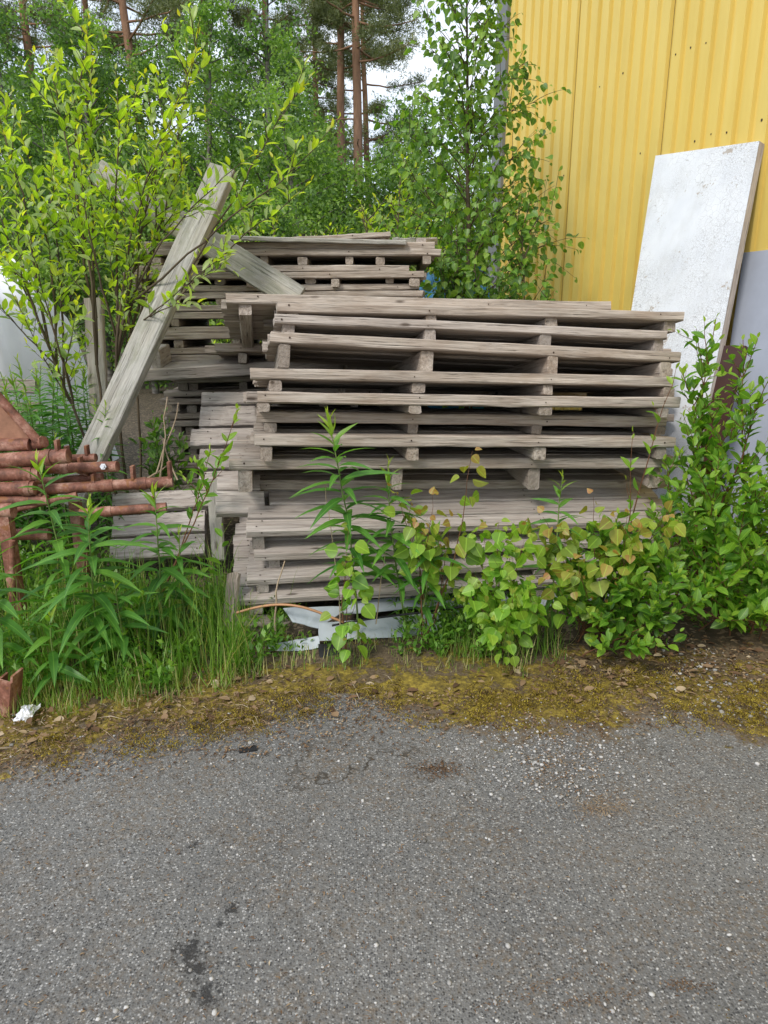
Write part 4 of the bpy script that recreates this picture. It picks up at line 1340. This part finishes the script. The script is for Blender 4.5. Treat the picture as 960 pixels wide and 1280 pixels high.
def tuft_blades(P, Lm, spread, young, w_=0.006, tint=(0.5, 0.25)):
    m_ = len(P)
    an = rng.uniform(0, 6.28, m_)
    lean = np.abs(rng.normal(0, spread, m_))
    D = np.stack([np.cos(an) * lean, np.sin(an) * lean, np.ones(m_)], -1)
    N = np.stack([-np.cos(an), -np.sin(an), 0.6 * np.ones(m_)], -1)
    N = -np.stack([np.cos(an), np.sin(an), -lean], -1) * -1
    L = Lm * rng.uniform(0.5, 1.3, m_)
    return P, D, -N * -1, L, np.full(m_, w_) * rng.uniform(0.6, 1.3, m_), np.clip(rng.normal(*tint, m_), 0, 1), young


g = Geo()
def gd(u, v):
    return 1.0 if v < grass_low(u) else (0.25 if v < grass_low(u) + 10 else 0.0)
for (nc, nb, Lb, sp_, wb) in ((165, 2600, 0.27, 1.05, 0.0055), (270, 2800, 0.14, 1.3, 0.0045)):
    cent = scatter(nc, -260, 400, 745, 900, lambda u, v: gd(u, v) * (1.0 if u < 315 else 0.06))
    cl_, ct_ = rng.uniform(0.55, 1.2, nc), rng.normal(0.5, 0.22, nc)
    idx = rng.integers(0, nc, nb)
    P = cent[idx] + np.stack([rng.normal(0, .03, nb), rng.normal(0, .03, nb), np.zeros(nb)], -1)
    yv = np.clip(rng.normal(0.05, 0.12, nb), 0, 1)
    yv[rng.random(nb) < 0.12] = 0.8
    front = np.clip((P[:, 1] - 2.38) / 0.35, 0.45, 1)
    a = tuft_blades(P, Lb, sp_, yv, wb)
    leaves(g, a[0], a[1], a[2], a[3] * cl_[idx] * front, a[4], T_BLADE, np.clip(ct_[idx] + rng.normal(0, .15, nb), 0, 1), a[6])
nf = 1500
P = scatter(nf, -90, 660, 790, 900, lambda u, v: (0.8 if u < 330 else 0.45) * (abs(v - grass_low(u) + 8) < 22) * (math.sin(u * .09) + math.sin(u * .031 + v * .1) > -0.5))
a = tuft_blades(P, 0.065, 1.1, np.where(rng.random(nf) < 0.5, 0.8, 0.08), 0.004)
leaves(g, a[0], a[1], a[2], a[3], a[4], T_BLADE, a[5], a[6])
cent = scatter(46, 560, 700, 780, 835)
P = cent[rng.integers(0, len(cent), 600)] + np.stack([rng.normal(0, .03, 600), rng.normal(0, .03, 600), np.zeros(600)], -1)
a = tuft_blades(P, 0.13, 1.0, np.where(rng.random(600) < 0.15, 0.8, 0.05), 0.0045)
leaves(g, a[0], a[1], a[2], a[3], a[4], T_BLADE, a[5], a[6])
# far yard grass
P = np.stack([rng.uniform(-8.5, -4.2, 9000), rng.uniform(7.4, 11, 9000), np.zeros(9000)], -1)
a = tuft_blades(P, 0.4, 0.4, np.clip(rng.normal(0.1, 0.15, 9000), 0, 1), 0.012)
leaves(g, a[0], a[1], a[2], a[3], a[4], T_BLADE, a[5], a[6])
tag(g.build("grass", GRASS_M), "tufts of green grass along the verge and yard", "grass", None, "stuff")

# low broad weeds
g = Geo()
def weed(c, n_st, H, leafL, ratio):
    for _ in range(n_st):
        d = np.array([rng.normal(0, .35), rng.normal(0, .35), 1.0])
        Q = curve(c, c + unit(d) * H * rng.uniform(.5, 1.1), 0.1, 6, 0.02)
        dress(g, Q, leafL, ratio, 0.016, T_SIMPLE, 0.12, (0.5, 0.25), 0.25, 0, 1.0, 0.3, endsmall=.7)
for c in scatter(320, -260, 370, 740, 865, lambda u, v: v < grass_low(u) - 4):
    weed(c, 4, rng.uniform(0.08, 0.22), rng.uniform(0.03, 0.05), rng.uniform(0.3, 0.55))
for c in scatter(46, 500, 610, 765, 828):
    weed(c, 4, 0.2, 0.04, 0.38)
for c in scatter(16, 320, 470, 800, 832):
    weed(c, 3, 0.06, 0.03, 0.6)
for c in scatter(60, 600, 960, 730, 800):
    weed(c, 3, 0.15, 0.04, 0.5)
for c in [np.array([at(u_, 640, Y_)[0], Y_, 0]) for u_, Y_ in zip(rng.uniform(-260, 150, 120), rng.uniform(3.0, 4.4, 120))]:
    weed(c, 4, 0.25, 0.05, 0.4)
tag(g.build("weeds", LEAF_WEED), "low leafy weeds under the shrubs and stacks", "weeds", None, "stuff")

# dry stalks, needles and leaf flakes on the verge
k = NT("dry_litter")
tn = k.attr("tint").outputs["Fac"]
k.bsdf(k.ramp(tn, [(0.0, (0.06, 0.035, 0.02)), (0.4, (0.17, 0.10, 0.055)), (0.75, (0.33, 0.24, 0.14)), (1.0, (0.50, 0.42, 0.31))]), 0.85, 0.2)
LITTER = k.m
g = Geo()
def litter(P, L, W, tint, lift=0.25):
    m_ = len(P)
    an = rng.uniform(0, 6.28, m_)
    D = np.stack([np.cos(an), np.sin(an), rng.normal(0.05, lift * 0.3, m_)], -1)
    N = np.stack([rng.normal(0, lift, m_), rng.normal(0, lift, m_), np.ones(m_)], -1)
    leaves(g, P + [0, 0, 0.010], D, N, L, W, T_SIMPLE, tint, 0)
P = scatter(7500, -60, 1000, 815, 985, lambda u, v: max(0.0, 1 - abs(v - (np.interp(u, [0, 300, 500, 960], [935, 890, 870, 860]))) / 70))
litter(P, rng.uniform(0.006, 0.022, len(P)), rng.uniform(0.003, 0.010, len(P)), np.clip(rng.beta(1.6, 2.2, len(P)), 0, 1))
P = scatter(420, -60, 500, 850, 970, lambda u, v: max(0.0, 1 - abs(v - np.interp(u, [0, 300, 500], [930, 880, 865])) / 45))
litter(P, rng.uniform(0.03, 0.12, len(P)), rng.uniform(0.0012, 0.003, len(P)), np.clip(rng.normal(0.6, 0.22, len(P)), 0, 1), 0.35)
P = scatter(260, -60, 1000, 800, 930, lambda u, v: max(0.0, 1 - abs(v - np.interp(u, [0, 300, 500, 960], [915, 870, 850, 830])) / 50))
m3 = len(P)
an = rng.uniform(0, 6.28, m3)
leaves(g, P + [0, 0, 0.013], np.stack([np.cos(an), np.sin(an), rng.normal(0.1, 0.15, m3)], -1), np.stack([rng.normal(0, .4, m3), rng.normal(0, .4, m3), np.ones(m3)], -1), rng.uniform(0.025, 0.055, m3), rng.uniform(0.014, 0.03, m3), T_OVAL, np.clip(rng.beta(2, 2.5, m3), 0, 1), 0)
P = scatter(1500, 560, 980, 760, 850)
litter(P, rng.uniform(0.01, 0.04, len(P)), rng.uniform(0.004, 0.014, len(P)), np.clip(rng.beta(2, 2.2, len(P)), 0, 1))
P = scatter(2600, -60, 1000, 930, 1279, lambda u, v: 0.9 * math.exp(-(v - 930) / 120))
litter(P, rng.uniform(0.003, 0.014, len(P)), rng.uniform(0.0012, 0.005, len(P)), np.clip(rng.normal(0.35, 0.2, len(P)), 0, 1), 0.15)
P = scatter(500, -60, 1000, 1000, 1279)
litter(P, rng.uniform(0.004, 0.02, len(P)), rng.uniform(0.001, 0.004, len(P)), np.clip(rng.normal(0.45, 0.2, len(P)), 0, 1), 0.15)
for (uu, vv, su, sv, m_, tn_) in ((750, 1011, 20, 6, 170, 0.62), (545, 964, 16, 5, 260, 0.22), (700, 960, 30, 22, 300, 0.5)):
    P = np.array([gp(uu + rng.normal(0, su), vv + rng.normal(0, sv)) for _ in range(m_)])
    thin = tn_ > 0.6
    litter(P, rng.uniform(0.02, 0.05, m_) if thin else rng.uniform(0.004, 0.014, m_), 0.0014 if thin else rng.uniform(0.003, 0.007, m_), np.clip(rng.normal(tn_, 0.12, m_), 0, 1), 0.4)
for poly in (((600, 1262), (650, 1245), (700, 1228), (770, 1212)), ((832, 1234), (860, 1236), (892, 1240)), ((700, 1262), (745, 1250), (800, 1245))):
    pl_ = np.array(poly, float)
    f = rng.uniform(0, len(pl_) - 1.001, 260)
    i0 = f.astype(int)
    q = pl_[i0] * (1 - (f - i0)[:, None]) + pl_[i0 + 1] * (f - i0)[:, None] + rng.normal(0, 1, (260, 2)) * [6, 4]
    P = np.array([gp(*e) for e in q])
    litter(P[:150], rng.uniform(0.002, 0.009, 150), rng.uniform(0.0012, 0.0035, 150), np.clip(rng.normal(0.28, 0.16, 150), 0, 1), 0.3)
tag(g.build("leaf_litter", LITTER), "dry leaf litter, needles and straw on the verge", "litter", None, "stuff")

# pebbles: real little stones
k = NT("pebble")
tn = k.attr("tint").outputs["Fac"]
k.bsdf(k.ramp(tn, [(0.0, (0.10, 0.095, 0.09)), (0.5, (0.26, 0.25, 0.235)), (1.0, (0.50, 0.49, 0.475))]), 0.75, 0.3)
PEB = k.m
ico_v = np.array([(0, 0, 1), (.89, 0, .45), (.28, .85, .45), (-.72, .53, .45), (-.72, -.53, .45), (.28, -.85, .45), (.72, .53, -.45), (-.28, .85, -.45), (-.89, 0, -.45), (-.28, -.85, -.45), (.72, -.53, -.45), (0, 0, -1)])
ico_f = np.array([(0, 1, 2), (0, 2, 3), (0, 3, 4), (0, 4, 5), (0, 5, 1), (1, 6, 2), (2, 7, 3), (3, 8, 4), (4, 9, 5), (5, 10, 1), (6, 7, 2), (7, 8, 3), (8, 9, 4), (9, 10, 5), (10, 6, 1), (11, 7, 6), (11, 8, 7), (11, 9, 8), (11, 10, 9), (11, 6, 10)])
g = Geo()
def pebbles(P, r, tint):
    m_ = len(P)
    sc_ = r[:, None, None] * rng.uniform(0.6, 1.2, (m_, 1, 3)) * np.array([1, 1, 0.6])
    V = P[:, None] + ico_v[None] * sc_ * rng.uniform(0.85, 1.15, (m_, 12, 1)) + np.array([0, 0, 0.006])
    g.add(V.reshape(-1, 3), [(ico_f[None] + (np.arange(m_) * 12)[:, None, None]).reshape(-1, 3)], np.repeat(tint, 12), None, 0, True)
P = scatter(1200, -60, 1020, 890, 1279, lambda u, v: 0.35 + 0.65 * math.exp(-abs(v - 930) / 50))
pebbles(P, np.clip(rng.gamma(2.2, 0.0011, len(P)) + 0.0012, 0.001, 0.009), np.clip(rng.normal(0.62, 0.3, len(P)), 0, 1))
P = np.array([gp(rng.normal(690, 60), rng.normal(950, 28)) for _ in range(900)])
pebbles(P, np.clip(rng.gamma(2.5, 0.0012, 900) + 0.001, 0.001, 0.008), np.clip(rng.normal(0.7, 0.25, 900), 0, 1))
P = scatter(500, 820, 1000, 770, 900)
pebbles(P, np.clip(rng.gamma(2.5, 0.0018, 500) + 0.001, 0.001, 0.012), np.clip(rng.normal(0.55, 0.3, 500), 0, 1))
tag(g.build("gravel", PEB), "loose pale grit and pebbles on the asphalt", "gravel", None, "stuff")

# moss cushions: short tufts in clumps
k = NT("moss")
tn = k.attr("tint").outputs["Fac"]
k.bsdf(k.ramp(tn, [(0.0, (0.07, 0.045, 0.015)), (0.5, (0.23, 0.17, 0.025)), (1.0, (0.42, 0.33, 0.05))]), 0.9, 0.1)
MOSS = k.m
g = Geo()
def moss_d(u, v):
    return max(0.0, 1 - abs(v - np.interp(u, [0, 250, 400, 520, 640, 820, 960], [950, 915, 880, 880, 880, 870, 885])) / np.interp(u, [0, 300, 500, 960], [28, 28, 34, 52]))
cent = scatter(750, -40, 1000, 815, 985, lambda u, v: moss_d(u, v) * (1.0 if math.sin(u * .021 + v * .05) + math.sin(u * .055 - v * .03 + 1) > -0.1 else 0.12))
m_ = 22000
ci = rng.integers(0, 750, m_)
rr = np.abs(rng.normal(0, 0.022, m_))
an = rng.uniform(0, 6.28, m_)
P = cent[ci] + np.stack([np.cos(an) * rr, np.sin(an) * rr, 0.008 + 0.010 * np.clip(1 - rr / 0.04, 0, 1)], -1)
D = np.stack([rng.normal(0, .7, m_), rng.normal(0, .7, m_), np.ones(m_) * 0.8], -1)
leaves(g, P, D, rnd_unit(m_), rng.uniform(0.005, 0.011, m_), rng.uniform(0.002, 0.004, m_), T_SIMPLE, np.clip(0.5 + rng.normal(0, .22, 750)[ci] + rng.normal(0, 0.2, m_), 0, 1), 0)
tag(g.build("moss", MOSS), "yellow brown moss creeping over the asphalt edge", "moss", None, "stuff")

# ------------------------------------------------------------------ white sheeted stack and blue tarpaulin behind
def heap(name, label, cat, c, s, mat, seed, slope=0.0):
    r_ = np.random.default_rng(seed)
    n_ = 22
    a, b = np.meshgrid(np.linspace(-1, 1, n_), np.linspace(-1, 1, n_))
    z = s[2] * (1 - np.abs(a) ** 8) * (1 - np.abs(b) ** 8) ** 0.6
    ph = r_.uniform(0, 6, 6)
    z *= 0.93 + 0.05 * np.sin(a * 5 + ph[0]) * np.cos(b * 4 + ph[1]) + 0.03 * np.sin(a * 13 + b * 7 + ph[2])
    z += slope * a * s[0]
    V = np.stack([a * s[0] * (1 + 0.03 * np.sin(z * 9 + ph[3])), b * s[1], np.maximum(z, 0)], -1).reshape(-1, 3)
    ge_ = Geo()
    ge_.add(V, [np.array([(i * n_ + j, i * n_ + j + 1, i * n_ + n_ + j + 1, i * n_ + n_ + j) for i in range(n_ - 1) for j in range(n_ - 1)])], 0.5, V, 0, True)
    ob = ge_.build(name, mat)
    ob.location = c
    return tag(ob, label, cat)


heap("sheeted_pile", "pile wrapped in white plastic sheeting behind the willow at left", "covered pile", (-4.15, 6.4, 0.0), (1.35, 0.9, 2.0), WHITEPL, 5)
for q_, (z_, lab) in enumerate(((1.02, "uppermost dark timber across the front of the white sheeted pile"), (0.85, "second dark timber down before the white sheeted pile"), (0.69, "third timber down before the white sheeted pile"), (0.53, "fourth timber down before the white sheeted pile"))):
    plank("timber_batten", lab, (-4.6, 5.35, z_), (-2.6, 5.35, z_ - 0.05), 0.10, 0.08, (0, -1, 0.2), WOOD, tint=0.1)
heap("tarpaulin_pile", "blue tarpaulin covered pile behind the birch foliage", "covered pile", (0.62, 6.75, 0.0), (0.42, 0.5, 1.9), BLUETARP, 9)

# ------------------------------------------------------------------ forest
def leaf_cloud(gl, P, n_, sig, size, tint, ty=0.05):
    """n_ leaves scattered around every point of P"""
    m_ = len(P) * n_
    pc = np.repeat(P, n_, axis=0) + rng.normal(0, sig, (m_, 3)) * [1, 1, 0.75]
    D = rnd_unit(m_) + [0, 0, -0.35]
    N = rnd_unit(m_) + [0, 0, 0.8]
    s_ = size * rng.uniform(0.6, 1.25, m_)
    tt = np.clip(np.repeat(tint, n_) + rng.normal(0, 0.18, m_), 0, 1)
    leaves(gl, pc, D, N, s_, s_ * rng.uniform(0.5, 0.75, m_), T_SIMPLE, tt, ty)


def deciduous(label, x, y, H, R, nl=9, size=0.10, base_tint=0.5, low=0.12, bark=None, limbs=34, group=None, name="birch_tree"):
    root = empty(name, (x, y, 0), label, "tree", group)
    gw, gl = Geo(), Geo()
    P = curve((0, 0, 0), (rng.normal(0, .25), rng.normal(0, .25), H), 0.02, 16, 0.008)
    tube(gw, P, np.linspace(0.016 * H, 0.006, len(P)), 8)
    pts, tnt = [], []
    ts = np.sort(rng.uniform(low, 0.97, limbs))
    pos, T = sample(P, ts)
    for q_ in range(limbs):
        t = ts[q_]
        prof_ = (math.sin(math.pi * min(1, (t - low) / (1 - low)) ** 0.75) ** 0.7 * 0.9 + 0.14)
        ln = R * prof_ * rng.uniform(0.55, 1.2)
        an = q_ * GA + rng.normal(0, .5)
        d = unit(np.array([math.cos(an), math.sin(an), rng.uniform(0.2, 0.9)]))
        Q = curve(pos[q_], pos[q_] + d * ln, 0.12, 8, 0.03, (0, 0, 1))
        tube(gw, Q, np.linspace(0.006 * H * (1 - t) + 0.008, 0.004, len(Q)), 4, cap=False)
        tq = rng.normal(base_tint + 0.02, 0.24)
        for s_ in range(int(5 + ln * 5)):
            f = rng.uniform(0.2, 1.0)
            p_, T2 = sample(Q, [f])
            d2 = unit(T2[0] * 0.6 + rnd_unit(1)[0] * 0.9)
            l2 = ln * rng.uniform(0.15, 0.45)
            k_ = max(2, int(l2 / 0.13))
            fr_ = np.linspace(0.15, 1, k_)[:, None]
            pts.append(p_ + d2 * l2 * fr_ + np.array([0, 0, -0.18]) * l2 * fr_ ** 2)
            tnt.append(np.full(k_, tq + rng.normal(0, 0.12)))
    pts, tnt = np.concatenate(pts), np.concatenate(tnt)
    leaf_cloud(gl, pts, nl, 0.11, size, tnt)
    gw.build("trunk", bark or BARK_BIRCH, root)
    gl.build("crown", LEAF_FAR, root)
    return root


def pine(label, x, y, H, r, crown0, R, lean=0.0, group=None, limbs=44, tufts=22):
    root = empty("pine_tree", (x, y, 0), label, "tree", group)
    gw, gl = Geo(), Geo()
    P = curve((0, 0, -0.1), (lean, rng.normal(0, .2), H), 0.012, 18, 0.003)
    tube(gw, P, np.linspace(r, r * 0.3, len(P)), 10)
    ts = np.sort(rng.uniform(crown0, 0.99, limbs))
    pos, T = sample(P, ts)
    pts, tn_ = [], []
    for q_ in range(limbs):
        t = ts[q_]
        f = (t - crown0) / (1 - crown0)
        ln = R * (1 - 0.75 * f ** 1.5) * rng.uniform(0.5, 1.15) * (0.6 + 0.4 * min(1, f * 4))
        an = q_ * GA + rng.normal(0, .4)
        d = unit(np.array([math.cos(an), math.sin(an), rng.uniform(-0.15, 0.4)]))
        Q = curve(pos[q_], pos[q_] + d * ln, 0.12, 9, 0.04, (0, 0, -1))
        tube(gw, Q, np.linspace(0.05 * (1 - 0.6 * t), 0.010, len(Q)), 5, cap=False)
        tq = rng.normal(0.5, 0.15)
        for s_ in range(tufts):
            p_, T2 = sample(Q, [rng.uniform(0.35, 1.0)])
            d2 = unit(T2[0] * 0.6 + rnd_unit(1)[0] * 0.8 + [0, 0, 0.15])
            l2 = rng.uniform(0.12, 0.6)
            fr_ = np.linspace(0.3, 1, 4)[:, None]
            pts.append(p_ + d2 * l2 * fr_)
            tn_.append(np.full(4, tq + rng.normal(0, .1)))
    # a few dead snags under the crown
    for _ in range(6):
        t = rng.uniform(crown0 * 0.5, crown0)
        p_, _T = sample(P, [t])
        an = rng.uniform(0, 6.28)
        tube(gw, curve(p_[0], p_[0] + np.array([math.cos(an), math.sin(an), -0.15]) * rng.uniform(.5, 1.6), 0.1, 6, 0.05, (0, 0, 1)), np.linspace(0.02, 0.006, 6), 4, cap=False)
    pts, tn_ = np.concatenate(pts), np.concatenate(tn_)
    nn = 9
    m2 = len(pts) * nn
    pc = np.repeat(pts, nn, axis=0) + rng.normal(0, 0.05, (m2, 3))
    D = rnd_unit(m2) + [0, 0, 0.35]
    leaves(gl, pc, D, rnd_unit(m2), rng.uniform(0.09, 0.17, m2), 0.020, T_SIMPLE, np.clip(np.repeat(tn_, nn) + rng.normal(0, .15, m2), 0, 1), 0.03)
    gw.build("trunk", BARK_PINE, root)
    gl.build("crown", NEEDLE, root)
    return root


def fx(u, Y, v=200):
    return at(u, v, Y)[0]


for lab, u_, Y_, H, r_, c0, R_ in (
        ("tall orange trunked pine, right one of the close pair left of the birch", 452, 21, 15, 0.17, 0.50, 2.3),
        ("orange pine trunk, left one of the close pair left of the birch", 428, 22, 15, 0.16, 0.55, 2.0),
        ("thin darker pine just behind the orange pair of trunks", 466, 25, 14, 0.14, 0.40, 2.0),
        ("dark leaning pine trunk above the willow's right shoots", 200, 19, 14, 0.15, 0.48, 2.2),
        ("straight pine behind the middle birch crowns", 342, 24, 16, 0.16, 0.5, 2.2),
        ("pale trunked pine at the picture's upper left", 42, 22, 15, 0.17, 0.36, 2.4),
        ("slim pine right of the dark leaning trunk", 258, 23, 15, 0.14, 0.45, 2.0),
        ("pine standing between pale trunk and leaning trunk far left", 118, 26, 16, 0.17, 0.38, 2.4),
        ("pine at the far left picture edge", -50, 23, 15, 0.17, 0.36, 2.6),
        ("far pine between the middle birch and orange pair", 390, 29, 16, 0.17, 0.38, 2.4)):
    pine(lab, fx(u_, Y_), Y_, H, r_, c0, R_, lean=(-0.9 if "leaning pine" in lab else rng.normal(0, .2)))

for lab, u_, Y_, H, R_, tint_, sz in (
        ("tall full birch in the middle of the tree line", 325, 15.5, 8.3, 1.4, 0.55, 0.085),
        ("bright rounded birch just left of the orange pines", 400, 14.5, 5.4, 1.2, 0.62, 0.08),
        ("birch behind the willow tips, left of middle birch", 240, 16, 7.6, 1.35, 0.5, 0.085),
        ("shady birch far left behind the willow crown", 110, 16, 7.4, 1.6, 0.42, 0.085),
        ("dim birch at the left picture edge", 5, 17, 7.8, 1.7, 0.38, 0.085),
        ("low birch beyond the leaning beam", 170, 13.5, 4.4, 1.2, 0.45, 0.08),
        ("small birch right below the orange pines", 470, 16, 4.7, 1.2, 0.48, 0.08),
        ("open crowned birch between orange pines and young birch", 515, 18, 6.3, 1.25, 0.45, 0.08),
        ("distant birch hidden mostly by the young birch", 575, 17, 5.6, 1.5, 0.42, 0.085),
        ("back row birch between middle birch and leaning pine", 285, 21, 7.6, 1.7, 0.36, 0.09),
        ("back row birch behind the bright rounded birch", 375, 21, 6.4, 1.6, 0.36, 0.09),
        ("back row birch behind the shady left birch", 60, 21, 7.2, 1.9, 0.32, 0.09),
        ("back row birch behind the low birch", 165, 20, 6.6, 1.8, 0.34, 0.09),
        ("back row birch right of the orange pines", 488, 23, 5.4, 1.7, 0.36, 0.09),
        ("thin birch shrub low before the tree line's middle", 360, 12.5, 3.2, 1.0, 0.5, 0.075),
        ("leafy birch filling the gap right of the leaning pine", 205, 17.5, 7.0, 1.4, 0.5, 0.085),
        ("leafy birch between middle birch and bright rounded birch", 365, 18, 7.2, 1.2, 0.46, 0.085),
        ("birch with pale crown left of the slim pine", 140, 18.5, 7.4, 1.4, 0.5, 0.085),
        ("birch behind the left edge's dim birch", -40, 19, 7.6, 1.8, 0.42, 0.085),
        ("birch low beside the white sheeted pile", 60, 13.5, 4.6, 1.3, 0.5, 0.08),
        ("loose birch filling under the orange pine crowns", 440, 18.5, 4.8, 1.3, 0.5, 0.085),
        ("thin birch shrub low before the tree line's left", 265, 12.0, 3.0, 1.0, 0.5, 0.075)):
    deciduous(lab, fx(u_, Y_), Y_, H, R_, 9, sz * 1.05, tint_, low=0.05, limbs=58)
# far-off wood closing the view
g = Geo()
pts = []
for q_ in range(330):
    x_ = rng.uniform(-34, 30)
    y_ = rng.uniform(31, 40)
    h_ = rng.uniform(5.0, 10.5) if x_ < -1.5 else rng.uniform(3.0, 7.0)
    n_ = 34
    zz = rng.uniform(0.2, 1, n_) * h_
    rr = (1.1 - zz / h_) * 1.8 + 0.2
    an = rng.uniform(0, 6.28, n_)
    pts.append(np.stack([x_ + np.cos(an) * rr * rng.uniform(.3, 1, n_), y_ + np.sin(an) * rr * rng.uniform(.3, 1, n_), zz], -1))
pts = np.concatenate(pts)
leaf_cloud(g, pts, 10, 0.35, 0.28, rng.normal(0.35, 0.15, len(pts)))
tag(g.build("forest", LEAF_FAR), "far off green wood closing the view behind the trees", "forest", None, "stuff")

# ------------------------------------------------------------------ light
SUN_EL, SUN_AZ = rad(44), rad(216)          # azimuth clockwise from +Y: high on the left, a little behind the camera
wld = bpy.data.worlds.new("World")
sc.world = wld
wld.use_nodes = True
t = wld.node_tree
t.nodes.clear()
out = t.nodes.new("ShaderNodeOutputWorld")
bg = t.nodes.new("ShaderNodeBackground")
bg.inputs["Strength"].default_value = 0.12
sky = t.nodes.new("ShaderNodeTexSky")
sky.sky_type = 'NISHITA'
sky.sun_disc = False
sky.sun_elevation = SUN_EL
sky.sun_rotation = SUN_AZ
sky.air_density = 1.0
sky.dust_density = 2.0
tc = t.nodes.new("ShaderNodeTexCoord")
mp = t.nodes.new("ShaderNodeMapping")
mp.inputs["Scale"].default_value = (1, 1, 2.2)
nz = t.nodes.new("ShaderNodeTexNoise")
nz.inputs["Scale"].default_value = 2.6
nz.inputs["Detail"].default_value = 7
nz.inputs["Roughness"].default_value = 0.55
rp = t.nodes.new("ShaderNodeValToRGB")
rp.color_ramp.elements[0].position = 0.36
rp.color_ramp.elements[0].color = (0.45, 0.45, 0.45, 1)
rp.color_ramp.elements[1].position = 0.60
rp.color_ramp.elements[1].color = (1, 1, 1, 1)
cl = t.nodes.new("ShaderNodeMix")
cl.data_type = 'RGBA'
cl.inputs[7].default_value = (6.6, 7.15, 7.9, 1)
t.links.new(tc.outputs["Generated"], mp.inputs[0])
t.links.new(mp.outputs[0], nz.inputs["Vector"])
t.links.new(nz.outputs["Fac"], rp.inputs[0])
t.links.new(rp.outputs[0], cl.inputs[0])
t.links.new(sky.outputs[0], cl.inputs[6])
t.links.new(cl.outputs[2], bg.inputs[0])
t.links.new(bg.outputs[0], out.inputs[0])

sd = bpy.data.lights.new("sun", 'SUN')
sd.energy = 1.5
sd.angle = rad(14)
sd.color = (1.0, 0.95, 0.87)
so = bpy.data.objects.new("sun", sd)
col.objects.link(so)
dirv = Vector((math.sin(SUN_AZ) * math.cos(SUN_EL), math.cos(SUN_AZ) * math.cos(SUN_EL), math.sin(SUN_EL)))
so.rotation_euler = (-dirv).to_track_quat('-Z', 'Y').to_euler()
so.location = dirv * 30

vs = sc.view_settings
vs.view_transform = 'Standard'
vs.look = 'None'
vs.exposure = 0.62
vs.gamma = 1.0
sc.render.engine = 'CYCLES'
cy = sc.cycles
cy.use_denoising = True
cy.use_adaptive_sampling = False
try:
    cy.denoiser = 'OPENIMAGEDENOISE'
    cy.denoising_input_passes = 'RGB_ALBEDO_NORMAL'
    cy.denoising_prefilter = 'NONE'
except Exception:
    pass
cy.max_bounces = 6
cy.diffuse_bounces = 3
cy.glossy_bounces = 2
cy.transmission_bounces = 4
cy.transparent_max_bounces = 4
cy.caustics_reflective = False
cy.caustics_refractive = False
sc.render.film_transparent = False
